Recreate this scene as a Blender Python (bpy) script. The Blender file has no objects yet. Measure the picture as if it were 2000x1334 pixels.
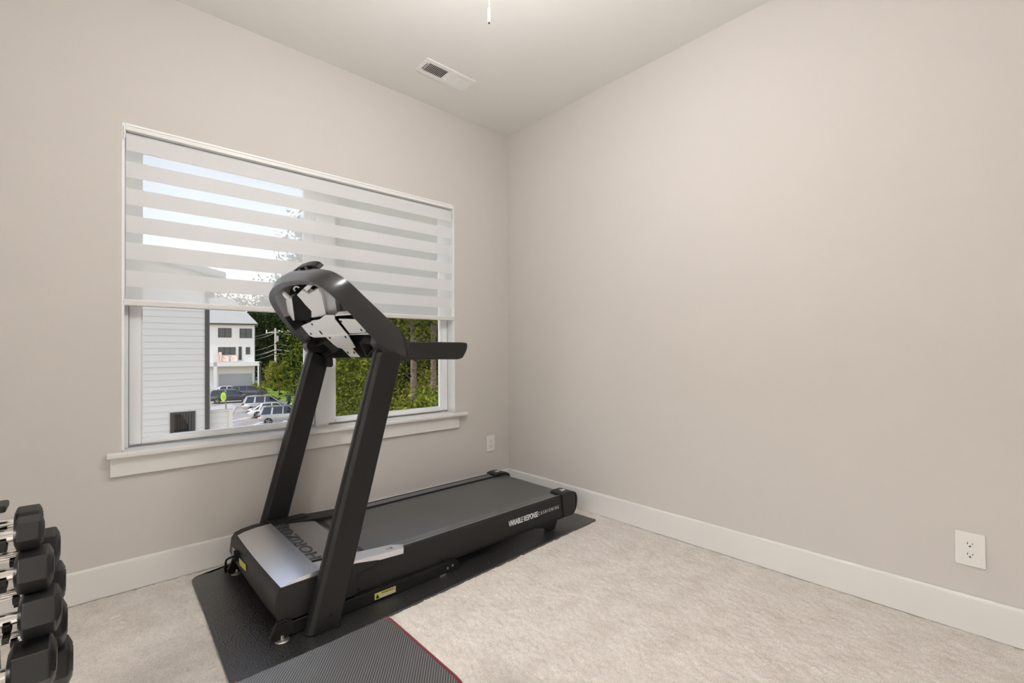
import bpy, math, random
import numpy as np
from mathutils import Vector, Matrix

# ------------------------------------------------------------------ camera
F_PX, YAW, PITCH, ROLL, PP_Y = 902.98, -0.7417, 0.0093, -0.0065, 8.33
CAM = np.array([-2.4262, -2.6947, 1.0605])
_cy, _sy = math.cos(YAW), math.sin(YAW)
_fw = np.array([-_sy*math.cos(PITCH), _cy*math.cos(PITCH), math.sin(PITCH)])
_r0 = np.array([_cy, _sy, 0.0]); _u0 = np.cross(_r0, _fw)
_rt = _r0*math.cos(ROLL) + _u0*math.sin(ROLL)
_up = -_r0*math.sin(ROLL) + _u0*math.cos(ROLL)
scene = bpy.context.scene
cd = bpy.data.cameras.new('camera'); cam = bpy.data.objects.new('camera', cd)
scene.collection.objects.link(cam); scene.camera = cam
cd.sensor_width = 36; cd.lens = F_PX/2000*36; cd.shift_y = PP_Y/2000
cd.clip_start = 0.05; cd.clip_end = 2000
m = Matrix.Identity(4)
for i in range(3):
    m[i][0] = _rt[i]; m[i][1] = _up[i]; m[i][2] = -_fw[i]; m[i][3] = CAM[i]
cam.matrix_world = m

# ------------------------------------------------------------------ world, sun, exposure
world = bpy.data.worlds.new('sky'); scene.world = world; world.use_nodes = True
nt = world.node_tree; bg = nt.nodes['Background']
sky = nt.nodes.new('ShaderNodeTexSky'); sky.sky_type = 'NISHITA'
sky.sun_disc = False; sky.sun_elevation = math.radians(52); sky.sun_rotation = math.radians(-100)
sky.air_density = 1.0; sky.dust_density = 0.4; sky.ozone_density = 1.5
wb = nt.nodes.new('ShaderNodeMix'); wb.data_type = 'RGBA'; wb.blend_type = 'MULTIPLY'; wb.inputs[0].default_value = 1; wb.inputs[7].default_value = (1.34, 1.02, .76, 1)
nt.links.new(sky.outputs[0], wb.inputs[6]); nt.links.new(wb.outputs[2], bg.inputs[0]); bg.inputs[1].default_value = 0.48
sd = bpy.data.lights.new('sun', 'SUN'); sd.energy = 3.0; sd.angle = math.radians(0.6); sd.color = (1, .95, .86)
sun = bpy.data.objects.new('sun', sd); scene.collection.objects.link(sun)
_s = Vector((-0.62, 0.02, 0.80)).normalized()
sun.rotation_euler = _s.to_track_quat('Z', 'Y').to_euler()
LAMP_W = 84.0
HALL_FILL_W = 50.0  # strength of the fill panel added in the unseen hall
scene.view_settings.view_transform = 'Standard'; scene.view_settings.look = 'None'
scene.view_settings.gamma = 1; scene.view_settings.use_curve_mapping = False
scene.view_settings.exposure = 0.0

# ------------------------------------------------------------------ helpers
COL = scene.collection
OFF = {}
rnd = random.Random(7); RS = np.random.RandomState(11)

def at(px, py, axis, val):
    """point of the photograph on the plane coordinate[axis] = val"""
    d = _fw + _rt*(px-1000)/F_PX - _up*(py-667-PP_Y)/F_PX
    return CAM + (val-CAM[axis])/d[axis]*d
def on(px, py, P, n):
    d = _fw + _rt*(px-1000)/F_PX - _up*(py-667-PP_Y)/F_PX
    P = np.array(P); n = np.array(n)
    return CAM + ((P-CAM)@n)/(d@n)*d

def mat(name, col, rough=.5, metal=0., spec=.5, coat=0., coat_rough=.1, emis=None, estr=1., sheen=0.):
    M = bpy.data.materials.new(name); M.use_nodes = True
    b = M.node_tree.nodes['Principled BSDF']
    b.inputs['Base Color'].default_value = (*col, 1); b.inputs['Roughness'].default_value = rough
    b.inputs['Metallic'].default_value = metal; b.inputs['Specular IOR Level'].default_value = spec
    b.inputs['Coat Weight'].default_value = coat; b.inputs['Coat Roughness'].default_value = coat_rough
    b.inputs['Sheen Weight'].default_value = sheen
    if emis:
        b.inputs['Emission Color'].default_value = (*emis, 1); b.inputs['Emission Strength'].default_value = estr
    return M
def N(M, t, **k):
    n = M.node_tree.nodes.new(t)
    for a, v in k.items():
        if a in n.inputs: n.inputs[a].default_value = v
        else: setattr(n, a, v)
    return n
def L(M, a, b): M.node_tree.links.new(a, b)
def bsdf(M): return M.node_tree.nodes['Principled BSDF']
def bump(M, tex_out, strength=.3, dist=.002):
    b = N(M, 'ShaderNodeBump'); b.inputs['Strength'].default_value = strength; b.inputs['Distance'].default_value = dist
    L(M, tex_out, b.inputs['Height']); L(M, b.outputs[0], bsdf(M).inputs['Normal']); return b
def noise(M, scale, detail=3., rough=.5, vec=None):
    n = N(M, 'ShaderNodeTexNoise'); n.inputs['Scale'].default_value = scale
    n.inputs['Detail'].default_value = detail; n.inputs['Roughness'].default_value = rough
    if vec is None:
        vec = N(M, 'ShaderNodeTexCoord').outputs['Object']
    L(M, vec, n.inputs['Vector']); return n
def ramp(M, src, stops):
    r = N(M, 'ShaderNodeValToRGB'); cr = r.color_ramp
    while len(cr.elements) < len(stops): cr.elements.new(.5)
    for e, (p, c) in zip(cr.elements, stops): e.position = p; e.color = (*c, 1)
    L(M, src, r.inputs[0]); return r
def vary(M, scale, c0, c1, detail=4., lo=.35, hi=.65):
    n = noise(M, scale, detail); r = ramp(M, n.outputs[0], [(lo, c0), (hi, c1)])
    L(M, r.outputs[0], bsdf(M).inputs['Base Color']); return n

class MB:
    def __init__(s): s.v = []; s.f = []; s.mi = []
    def add(s, verts, faces, mi=0):
        o = len(s.v); s.v += [tuple(map(float, p)) for p in verts]
        s.f += [tuple(i+o for i in f) for f in faces]; s.mi += [mi]*len(faces); return s
    def box(s, x0, x1, y0, y1, z0, z1, mi=0):
        v = [(x0,y0,z0),(x1,y0,z0),(x1,y1,z0),(x0,y1,z0),(x0,y0,z1),(x1,y0,z1),(x1,y1,z1),(x0,y1,z1)]
        return s.add(v, [(0,3,2,1),(4,5,6,7),(0,1,5,4),(1,2,6,5),(2,3,7,6),(3,0,4,7)], mi)
    def poly(s, pts, vec, mi=0):
        """polygon of 3-D points extruded along vec"""
        n = len(pts); P = [np.array(p, float) for p in pts]; vec = np.array(vec, float)
        nn = np.zeros(3)
        for i in range(n): nn += np.cross(P[i], P[(i+1) % n])
        if nn@vec > 0: P = P[::-1]
        v = P+[p+vec for p in P]
        f = [tuple(range(n)), tuple(range(2*n-1, n-1, -1))]
        f += [(i, i+n, (i+1) % n+n, (i+1) % n) for i in range(n)]
        return s.add(v, f, mi)
    def prism(s, pts, axis, a, b, mi=0):
        """2-D polygon in the two other axes, extruded from a to b along axis"""
        def P(p, w):
            q = list(p); q.insert(axis, w); return q
        vec = [0, 0, 0]; vec[axis] = b-a
        return s.poly([P(p, a) for p in pts], vec, mi)
    def rings(s, rings, closed=False, cap=True, mi=0):
        n = len(rings[0]); v = [p for r in rings for p in r]; f = []
        K = len(rings)
        for k in range(K if closed else K-1):
            for i in range(n):
                j = (i+1) % n; a = k*n; b = ((k+1) % K)*n
                f.append((a+i, a+j, b+j, b+i))
        if cap and not closed:
            f.append(tuple(range(n-1, -1, -1))); f.append(tuple((K-1)*n+i for i in range(n)))
        return s.add(v, f, mi)
    def cyl(s, p0, p1, r0, r1=None, n=16, mi=0):
        r1 = r0 if r1 is None else r1
        p0 = np.array(p0, float); p1 = np.array(p1, float); d = p1-p0; d /= np.linalg.norm(d)
        a = np.cross(d, (0, 0, 1) if abs(d[2]) < .9 else (1, 0, 0)); a /= np.linalg.norm(a); b = np.cross(d, a)
        R = [[p+(a*math.cos(t)+b*math.sin(t))*r for t in [2*math.pi*i/n for i in range(n)]] for p, r in ((p0, r0), (p1, r1))]
        return s.rings(R, mi=mi)
    def lathe(s, c, prof, n=24, mi=0):
        """profile of (radius, z) turned about the vertical through c"""
        c = np.array(c, float)
        return s.rings([[c+np.array((max(r, 1e-4)*math.cos(2*math.pi*i/n), max(r, 1e-4)*math.sin(2*math.pi*i/n), z)) for i in range(n)] for r, z in prof], mi=mi)
    def tube(s, pts, r, n=10, mi=0):
        P = [np.array(p, float) for p in pts]; R = []
        for i, p in enumerate(P):
            d = P[min(i+1, len(P)-1)]-P[max(i-1, 0)]; d /= np.linalg.norm(d)
            a = np.cross(d, (0, 0, 1) if abs(d[2]) < .95 else (1, 0, 0)); a /= np.linalg.norm(a); b = np.cross(d, a)
            rr = r[i] if isinstance(r, (list, tuple)) else r
            R.append([p+(a*math.cos(t)+b*math.sin(t))*rr for t in [2*math.pi*k/n for k in range(n)]])
        return s.rings(R, mi=mi)
    def build(s, name, mats, parent=None, bevel=0., seg=2, smooth=False, angle=35, recalc=True):
        if not isinstance(mats, (list, tuple)): mats = [mats]
        off = np.array(OFF.get(parent.name if parent else None, (0, 0, 0)), float)
        me = bpy.data.meshes.new(name)
        me.from_pydata([tuple(np.array(p)-off) for p in s.v], [], s.f)
        for M in mats: me.materials.append(M)
        me.polygons.foreach_set('material_index', s.mi)
        if recalc:
            import bmesh
            bm = bmesh.new(); bm.from_mesh(me); bmesh.ops.recalc_face_normals(bm, faces=bm.faces); bm.to_mesh(me); bm.free()
        me.update()
        o = bpy.data.objects.new(name, me); COL.objects.link(o)
        if parent: o.parent = parent; OFF[o.name] = tuple(off)
        if bevel:
            bv = o.modifiers.new('bevel', 'BEVEL'); bv.width = bevel; bv.segments = seg; bv.limit_method = 'ANGLE'; bv.angle_limit = math.radians(30)
            bv.harden_normals = False
        if smooth or bevel:
            me.polygons.foreach_set('use_smooth', [True]*len(me.polygons))
            w = o.modifiers.new('normals', 'EDGE_SPLIT') if not bevel else o.modifiers.new('normals', 'WEIGHTED_NORMAL')
            if not bevel: w.split_angle = math.radians(angle)
        return o

def thing(name, label, cat, loc=(0, 0, 0), group=None):
    o = bpy.data.objects.new(name, None); COL.objects.link(o); o.location = loc; o.empty_display_size = .05
    OFF[o.name] = tuple(loc); o['label'] = label; o['category'] = cat
    if group: o['group'] = group
    return o
def tag(o, label, cat, group=None, kind=None):
    o['label'] = label; o['category'] = cat
    if group: o['group'] = group
    if kind: o['kind'] = kind
    return o
def struct(o): o['kind'] = 'structure'; return o
def copy_tree(o, parent=None):
    c = o.copy(); COL.objects.link(c)
    if parent: c.parent = parent
    OFF[c.name] = OFF.get(o.name, (0, 0, 0))
    for ch in list(o.children): copy_tree(ch, c)
    return c
def text_mesh(txt, size, extrude=.0006, space=1., bold=0., shear=0.):
    cu = bpy.data.curves.new('t', 'FONT'); cu.body = txt; cu.size = size; cu.extrude = extrude
    cu.space_character = space; cu.offset = bold; cu.shear = shear
    o = bpy.data.objects.new('t', cu); COL.objects.link(o)
    dg = bpy.context.evaluated_depsgraph_get(); me = bpy.data.meshes.new_from_object(o.evaluated_get(dg))
    bpy.data.objects.remove(o); bpy.data.curves.remove(cu); return me
def text_obj(name, txt, size, M, parent, origin, xdir, ydir, width=None, height=None, **k):
    """flat lettering: origin = lower left corner, laid along xdir with ydir up; scaled to width/height"""
    me = text_mesh(txt, size, **k)
    v = np.array([p.co[:] for p in me.vertices]); lo = v.min(0); hi = v.max(0)
    sx = width/(hi[0]-lo[0]) if width else 1; sy = height/(hi[1]-lo[1]) if height else sx
    xd = np.array(xdir, float); xd /= np.linalg.norm(xd); yd = np.array(ydir, float); yd /= np.linalg.norm(yd)
    zd = np.cross(xd, yd); off = np.array(OFF.get(parent.name, (0, 0, 0)))
    P = np.array(origin)-off + ((v[:, :1]-lo[0])*sx)*xd + ((v[:, 1:2]-lo[1])*sy)*yd + v[:, 2:3]*zd
    me.vertices.foreach_set('co', P.astype(np.float32).ravel()); me.materials.clear(); me.materials.append(M); me.update()
    o = bpy.data.objects.new(name, me); COL.objects.link(o); o.parent = parent; return o

# ------------------------------------------------------------------ materials
M_wall = mat('wall_paint', (.622, .590, .562), .75, spec=.25)
bump(M_wall, noise(M_wall, 90, 3).outputs[0], .06, .001)
M_ceil = mat('ceiling_paint', (.80, .79, .765), .85, spec=.2)
M_trim = mat('trim_paint', (.765, .75, .73), .38, spec=.45)
M_vinyl = mat('white_vinyl', (.86, .87, .88), .3, spec=.5)
M_gasket = mat('gasket', (.33, .33, .33), .6)
M_cup = mat('cup_tray_plastic', (.05, .05, .05), .22, spec=.7)
M_plate = mat('outlet_plastic', (.80, .79, .76), .3)
M_dark = mat('dark_hole', (.012, .012, .012), .7)
M_steelw = mat('white_steel', (.84, .84, .82), .4)
M_carpet = mat('carpet', (.56, .515, .47), .95, spec=.1, sheen=.25)
n1 = noise(M_carpet, 260, 3, .6); n2 = noise(M_carpet, 9, 4, .6)
mx = N(M_carpet, 'ShaderNodeMix', data_type='RGBA'); mx.blend_type = 'MULTIPLY'; mx.inputs[0].default_value = 1
ra = ramp(M_carpet, n1.outputs[0], [(.3, (.56, .505, .455)), (.62, (.80, .755, .70))])
rb = ramp(M_carpet, n2.outputs[0], [(.3, (.86, .84, .82)), (.6, (1, 1, 1))])
L(M_carpet, ra.outputs[0], mx.inputs[6]); L(M_carpet, rb.outputs[0], mx.inputs[7]); L(M_carpet, mx.outputs[2], bsdf(M_carpet).inputs['Base Color'])
bump(M_carpet, n1.outputs[0], .55, .004)
M_blk = mat('black_plastic', (.0135, .0132, .013), .42, spec=.35)
bump(M_blk, noise(M_blk, 700, 2).outputs[0], .08, .0004)
M_blks = mat('black_paint_satin', (.009, .0088, .0086), .40, spec=.32)
M_pit = mat('inner_black', (.008, .008, .008), .75, spec=.12)
M_gloss = mat('glossy_grey_plastic', (.42, .42, .42), .22, metal=.2, spec=.7)
M_hood = mat('hood_satin_silver', (.80, .80, .83), .30, metal=.9, spec=.6)
M_hood2 = mat('hood_darker_panel', (.36, .36, .38), .20, metal=.8, spec=.6)
M_belt = mat('belt_rubber', (.055, .055, .058), .36, spec=.9, coat=.25, coat_rough=.35)
bump(M_belt, noise(M_belt, 900, 2).outputs[0], .10, .0005)
M_rail = mat('rail_foot_strip', (.25, .25, .26), .3, metal=.7, spec=.7)
M_brack = mat('bare_metal_plate', (.93, .93, .93), .36, metal=.3)
M_white = mat('white_print', (.80, .80, .80), .5)
M_logo = mat('logo_print', (.035, .035, .042), .35)
M_lab = mat('yellow_label', (.50, .48, .10), .5)
M_labg = mat('grey_label', (.42, .43, .40), .5)
M_steel = mat('zinc_steel', (.40, .385, .34), .35, metal=.9)
M_shell = mat('console_shell_plastic', (.020, .0195, .019), .27, spec=.6)
M_mat = mat('mat_vinyl', (.014, .014, .0145), .30, spec=.9, coat=.6, coat_rough=.28)
v1 = N(M_mat, 'ShaderNodeTexVoronoi', feature='DISTANCE_TO_EDGE'); v1.inputs['Scale'].default_value = 95
tc = N(M_mat, 'ShaderNodeTexCoord'); nn = noise(M_mat, 60, 2, .5, tc.outputs['Object'])
va = N(M_mat, 'ShaderNodeVectorMath', operation='MULTIPLY_ADD'); L(M_mat, nn.outputs[1], va.inputs[0]); va.inputs[1].default_value = (.02, .02, .02); L(M_mat, tc.outputs['Object'], va.inputs[2])
L(M_mat, va.outputs[0], v1.inputs['Vector'])
rr = ramp(M_mat, v1.outputs[0], [(0, (0, 0, 0)), (.25, (1, 1, 1))]); bump(M_mat, rr.outputs[0], .55, .0022)
M_hex = mat('rubber_hex', (.009, .009, .009), .45, spec=.35, coat=.25, coat_rough=.2)
bump(M_hex, noise(M_hex, 800, 2).outputs[0], .1, .0004)
M_chrome = mat('chrome', (.75, .74, .72), .16, metal=1.)
M_red = mat('red_piping', (.17, .010, .018), .45)
M_bench = mat('carbon_vinyl', (.05, .05, .052), .34, metal=.55, spec=.9)
tcb = N(M_bench, 'ShaderNodeTexCoord'); mp = N(M_bench, 'ShaderNodeMapping'); mp.inputs['Rotation'].default_value = (0, 0, math.radians(38))
L(M_bench, tcb.outputs['Object'], mp.inputs[0])
w1 = N(M_bench, 'ShaderNodeTexWave'); w1.inputs['Scale'].default_value = 62; w1.inputs['Distortion'].default_value = .0
L(M_bench, mp.outputs[0], w1.inputs[0])
w2 = N(M_bench, 'ShaderNodeTexWave', bands_direction='Y'); w2.inputs['Scale'].default_value = 30; L(M_bench, mp.outputs[0], w2.inputs[0])
rw = ramp(M_bench, w1.outputs[0], [(.35, (.055, .055, .057)), (.65, (.19, .19, .195))]); L(M_bench, rw.outputs[0], bsdf(M_bench).inputs['Base Color'])
bump(M_bench, w1.outputs[0], .25, .0010)

def translucent_mat(name, transp, col, tfac=.5):
    M = bpy.data.materials.new(name); M.use_nodes = True; t = M.node_tree
    out = t.nodes['Material Output']; t.nodes.remove(t.nodes['Principled BSDF'])
    d = t.nodes.new('ShaderNodeBsdfDiffuse'); tr = t.nodes.new('ShaderNodeBsdfTranslucent'); tp = t.nodes.new('ShaderNodeBsdfTransparent')
    d.inputs[0].default_value = (*col, 1); tr.inputs[0].default_value = (*col, 1)
    a = t.nodes.new('ShaderNodeMixShader'); a.inputs[0].default_value = tfac; b = t.nodes.new('ShaderNodeMixShader'); b.inputs[0].default_value = transp
    t.links.new(d.outputs[0], a.inputs[1]); t.links.new(tr.outputs[0], a.inputs[2])
    t.links.new(a.outputs[0], b.inputs[1]); t.links.new(tp.outputs[0], b.inputs[2]); t.links.new(b.outputs[0], out.inputs[0])
    return M
M_sheer = translucent_mat('sheer_mesh', .36, (1, 1, 1), .5)
M_band = translucent_mat('opaque_band', .0, (.775, .775, .785), .15)
M_glass = bpy.data.materials.new('window_glass'); M_glass.use_nodes = True
t = M_glass.node_tree; t.nodes.remove(t.nodes['Principled BSDF'])
g = t.nodes.new('ShaderNodeBsdfGlossy'); g.inputs['Roughness'].default_value = .0
tp = t.nodes.new('ShaderNodeBsdfTransparent'); tp.inputs[0].default_value = (.97, .98, .98, 1)
fr = t.nodes.new('ShaderNodeFresnel'); fr.inputs[0].default_value = 1.25
mxg = t.nodes.new('ShaderNodeMixShader'); t.links.new(fr.outputs[0], mxg.inputs[0]); t.links.new(tp.outputs[0], mxg.inputs[1]); t.links.new(g.outputs[0], mxg.inputs[2])
t.links.new(mxg.outputs[0], t.nodes['Material Output'].inputs[0])

# exterior materials
M_siding = mat('white_siding', (.56, .565, .57), .6, spec=.3)
M_sidew = mat('white_house_paint', (.62, .62, .61), .6, spec=.3)
M_roofm = mat('pale_roof', (.33, .33, .33), .8)
M_post = mat('dark_corner_post', (.045, .045, .05), .5)
M_wfr = mat('dark_window_frame', (.03, .03, .033), .4)
M_wgl = mat('dark_window_glass', (.07, .078, .085), .35, spec=.4)
M_stain = mat('dark_stained_wood', (.10, .08, .065), .6)
M_gar = mat('garage_door_grey', (.34, .345, .36), .6)
M_asph = mat('parking_asphalt', (.30, .27, .26), .9); vary(M_asph, .6, (.25, .225, .22), (.36, .33, .32))
M_conc = mat('concrete', (.42, .38, .36), .85)
M_grass = mat('lawn', (.20, .34, .05), .95, spec=.1); vary(M_grass, .5, (.09, .15, .02), (.20, .27, .045), 5)
M_mulch = mat('mulch_slope', (.10, .075, .055), .95); vary(M_mulch, 1.5, (.05, .045, .03), (.16, .12, .09), 5)
M_fence = mat('brown_fence_wood', (.20, .15, .12), .8)
M_pole = mat('pole_wood', (.42, .37, .33), .8)
M_wire = mat('cable', (.30, .30, .30), .6)
M_pink = mat('peach_cushion', (.85, .60, .52), .8)
M_lime = mat('lime_sign', (.55, .85, .08), .5)
M_bark = mat('bark', (.13, .10, .07), .9); vary(M_bark, 12, (.07, .05, .035), (.20, .155, .115))
M_tire = mat('tire', (.02, .02, .02), .7); M_rim = mat('wheel_rim', (.35, .35, .36), .3, metal=.8)
M_tail = mat('tail_light', (.22, .03, .035), .2); M_cglass = mat('car_glass', (.015, .016, .018), .06, spec=.9)
M_cblack = mat('car_black', (.03, .03, .033), .2, coat=.6); M_csil = mat('car_silver', (.50, .50, .51), .25, metal=.4, coat=.7)
M_cwh = mat('car_white', (.72, .72, .72), .25, coat=.7); M_cdk = mat('car_grey', (.10, .10, .105), .25, metal=.3, coat=.7)
def leaf_mat(name, c0, c1, trans=.45):
    M = bpy.data.materials.new(name); M.use_nodes = True; t = M.node_tree; t.nodes.remove(t.nodes['Principled BSDF'])
    d = t.nodes.new('ShaderNodeBsdfDiffuse'); tr = t.nodes.new('ShaderNodeBsdfTranslucent'); a = t.nodes.new('ShaderNodeMixShader'); a.inputs[0].default_value = trans
    geo = t.nodes.new('ShaderNodeNewGeometry'); r = t.nodes.new('ShaderNodeValToRGB')
    r.color_ramp.elements[0].color = (*c0, 1); r.color_ramp.elements[1].color = (*c1, 1)
    t.links.new(geo.outputs['Random Per Island'], r.inputs[0])
    t.links.new(r.outputs[0], d.inputs[0]); t.links.new(r.outputs[0], tr.inputs[0])
    t.links.new(d.outputs[0], a.inputs[1]); t.links.new(tr.outputs[0], a.inputs[2]); t.links.new(a.outputs[0], t.nodes['Material Output'].inputs[0])
    return M
M_leafA = leaf_mat('leaf_bright', (.03, .07, .008), (.32, .35, .04))
M_leafB = leaf_mat('leaf_mid', (.012, .03, .005), (.19, .22, .03))
M_leafC = leaf_mat('leaf_dark', (.010, .020, .008), (.045, .065, .02), .25)
M_leafD = leaf_mat('leaf_yellow', (.10, .13, .02), (.38, .37, .06))

# ------------------------------------------------------------------ room shell
H = 2.74; XL, YB = -3.60, -3.70
OX0, OX1, OZ0, OZ1 = -2.319, -.508, .622, 2.096       # window opening
b = MB()
b.box(XL-.15, OX0, 0, .16, -.02, H+.02); b.box(OX1, .15, 0, .16, -.02, H+.02)
b.box(OX0, OX1, 0, .16, -.02, OZ0-.02); b.box(OX0, OX1, 0, .16, OZ1, H+.02)
struct(b.build('wall_north', M_wall))
struct(MB().box(0, .15, YB-.15, 0, -.02, H+.02).build('wall_east', M_wall))
DY0, DY1, DZ = -3.35, -1.75, 2.25      # wide opening added to let fill light in from an unseen hall
b = MB(); b.box(XL-.15, XL, DY1, 0, -.02, H+.02); b.box(XL-.15, XL, YB-.15, DY0, -.02, H+.02); b.box(XL-.15, XL, DY0, DY1, DZ, H+.02)
struct(b.build('wall_west', M_wall))
b = MB(); b.box(XL-.165, XL+.018, DY0-.09, DY0+.006, 0, DZ+.09); b.box(XL-.165, XL+.018, DY1-.006, DY1+.09, 0, DZ+.09); b.box(XL-.165, XL+.018, DY0+.006, DY1-.006, DZ-.006, DZ+.09)
struct(b.build('added_opening', M_trim, bevel=.003))
b = MB(); hx = XL-1.75
b.box(hx-.1, XL-.15, YB-.4, YB-.3, 0, H+.02); b.box(hx-.1, XL-.15, -1.2, -1.1, 0, H+.02); b.box(hx-.1, hx, YB-.3, -1.2, 0, H+.02)
struct(b.build('wall_added_hall', M_wall))  # unseen hall, added only to send fill light into the room
struct(MB().box(hx-.1, XL-.15, YB-.4, -1.1, H, H+.1).build('ceiling_added_hall', M_ceil)); struct(MB().box(hx-.1, XL, YB-.4, -1.1, -.1, -.004).build('floor_added_hall', M_carpet))  # ceiling and floor of the added hall
hl = MB(); hl.box(hx+.35, XL-.35, -3.1, -2.0, H-.05, H-.002)
hl = hl.build('hall_fill_light', [mat('hall_fill_emitter', (.9, .9, .9), .4, emis=(1, .985, .96), estr=HALL_FILL_W)]); hl['label'] = 'added fill light panel in an unseen hall behind the camera'; hl['category'] = 'ceiling light'  # added glowing panel that evens out the light in the room
struct(MB().box(XL, 0, YB-.15, YB, -.02, H+.02).build('wall_south', M_wall))
struct(MB().box(XL-.15, .15, YB-.15, .16, H, H+.12).build('ceiling', M_ceil))
# carpet: a dense pile surface with real height
def carpet():
    st = .0065; xs = np.arange(XL+.003, -.001, st); ys = np.arange(YB+.003, -.001, st)
    nx, ny = len(xs), len(ys); X, Y = np.meshgrid(xs, ys, indexing='ij')
    R = RS.rand(nx, ny); R2 = RS.rand(nx//3+2, ny//3+2).repeat(3, 0).repeat(3, 1)[:nx, :ny]
    R2 = (R2+np.roll(R2, 1, 0)+np.roll(R2, 1, 1)+np.roll(R2, -1, 0)+np.roll(R2, -1, 1))/5
    Z = -.007+.0055*R+.006*R2
    jx = (RS.rand(nx, ny)-.5)*.004; jy = (RS.rand(nx, ny)-.5)*.004
    co = np.stack([X+jx, Y+jy, Z], -1).reshape(-1, 3).astype(np.float32)
    i = np.arange(nx*ny).reshape(nx, ny); q = np.stack([i[:-1, :-1], i[1:, :-1], i[1:, 1:], i[:-1, 1:]], -1).reshape(-1, 4).astype(np.int32)
    me = bpy.data.meshes.new('floor'); me.vertices.add(len(co)); me.vertices.foreach_set('co', co.ravel())
    me.loops.add(q.size); me.loops.foreach_set('vertex_index', q.ravel()); me.polygons.add(len(q))
    me.polygons.foreach_set('loop_start', np.arange(0, q.size, 4, dtype=np.int32)); me.polygons.foreach_set('loop_total', np.full(len(q), 4, np.int32))
    me.polygons.foreach_set('use_smooth', np.ones(len(q), bool)); me.update(); me.validate(); me.materials.append(M_carpet)
    o = bpy.data.objects.new('floor', me); COL.objects.link(o); struct(o)
carpet()
def baseboard(name, pts, vec):
    struct(MB().poly(pts, vec).build(name, M_trim, bevel=.003))
BT = .1378; bt = .015
prof = [(0, 0), (bt, 0), (bt, BT-.012), (bt-.005, BT), (0, BT)]
baseboard('baseboard_north', [(XL, -d, z) for d, z in prof], (-XL, 0, 0))
baseboard('baseboard_east', [(-d, YB, z) for d, z in prof], (0, -YB-bt, 0))
struct(MB().poly([(XL+d, DY1+.09, z) for d, z in prof], (0, -DY1-.09-bt, 0)).poly([(XL+d, YB, z) for d, z in prof], (0, DY0-.09-YB, 0)).build('baseboard_west', M_trim, bevel=.003))
baseboard('baseboard_south', [(XL+bt, YB+d, z) for d, z in prof], (-XL-2*bt, 0, 0))

# ------------------------------------------------------------------ window
win = struct(bpy.data.objects.new('window_1', None)); COL.objects.link(win); win.location = (-1.41, .08, OZ0); OFF[win.name] = (-1.41, .08, OZ0)
b = MB()   # jamb liner and stops
b.box(OX0, OX0+.012, .0, .16, OZ0, OZ1); b.box(OX1-.006, OX1, .0, .16, OZ0, OZ1); b.box(OX0+.012, OX1-.012, .0, .16, OZ1-.012, OZ1)
b.box(OX0+.012, -2.291, .065, .14, OZ0, OZ1-.012); 
b.box(-1.448, -1.375, .065, .14, OZ0, OZ1-.012)
b.build('jamb', M_vinyl, win, bevel=.002)
for (x0, x1) in ((-2.288, -1.451), (-1.372, -.5155)):
    z0, z1 = .632, 2.06; w = .045; zb = .024
    fr_ = MB(); fr_.box(x0, x0+w, .08, .135, z0, z1); fr_.box(x1-w, x1, .08, .135, z0, z1)
    fr_.box(x0+w, x1-w, .08, .135, z0, z0+zb); fr_.box(x0+w, x1-w, .08, .135, z1-w, z1)
    s_ = fr_.build('window_frame', M_vinyl, win, bevel=.004)
    g_ = MB(); k = .006; gx0, gx1, gz0, gz1 = x0+w, x1-w, z0+zb, z1-w
    g_.box(gx0, gx0+k, .094, .12, gz0, gz1); g_.box(gx1-k, gx1, .094, .12, gz0, gz1); g_.box(gx0+k, gx1-k, .094, .12, gz0, gz0+k); g_.box(gx0+k, gx1-k, .094, .12, gz1-k, gz1)
    g_.build('glazing_bead', M_vinyl, s_)
    MB().box(gx0+k, gx1-k, .105, .109, gz0+k, gz1-k).build('pane', M_glass, s_)
    gk = MB(); gk.box(x0-.003, x0, .085, .13, z0, z1); gk.box(x1, x1+(.003 if x1 < -1 else .0015), .0802, .13, z0, z1); gk.box(x0, x1, .085, .13, z0-.004, z0)
    gk.build('gasket', M_gasket, s_)
b = MB(); b.box(OX0, OX1, 0, .16, OZ0-.02, OZ0)
b.prism([(-2.368, -.05), (-.428, -.05), (-.428, .0), (-2.368, .0)], 2, .597, .622)
b.build('window_sill', M_trim, win, bevel=.007, seg=3)
MB().box(-2.356, -.487, -.019, 0, .514, .597).build('apron', M_trim, win, bevel=.002)
# zebra blind
bl = thing('roller_blind', 'white striped roller shade of sheer and opaque bands half lowered over the window', 'window blind', (-1.41, .02, 2.08))
MB().box(OX0+.008, OX1-.008, .004, .062, 2.066, 2.094).build('headrail', M_steelw, bl, bevel=.002)
def blind_fabric():
    y = .014; x0, x1 = -2.303, -.524
    def zz(px): return 1.977-(px-290)*.0023 - .0
    edges = [290, 311.5, 343, 364.5, 397, 418, 451.5, 471.5, 504.5, 526.5, 558.5, 586]
    prof = []      # (y, z, material)
    # fabric leaves the roll, curving forward
    for k in range(9):
        a = math.pi/2*k/8; prof.append((.050-.036*math.sin(a), 2.066-.03*(1-math.cos(a)) - .0*k, 1))
    mb = MB(); pts = [(p[0], p[1]) for p in prof]; mats_ = [1]*(len(pts)-1)
    cur = 1
    for e in edges:
        pts.append((y, zz(e))); mats_.append(cur); cur = 1-cur
    n = len(pts)
    V = [(x0, p[0], p[1]) for p in pts]+[(x1, p[0], p[1]) for p in pts]
    for i in range(n-1): pass
    mb.v = V; mb.f = [(i, i+1, n+i+1, n+i) for i in range(n-1)]; mb.mi = mats_
    o = mb.build('shade_fabric', [M_sheer, M_band], bl, recalc=False)
blind_fabric()
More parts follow.
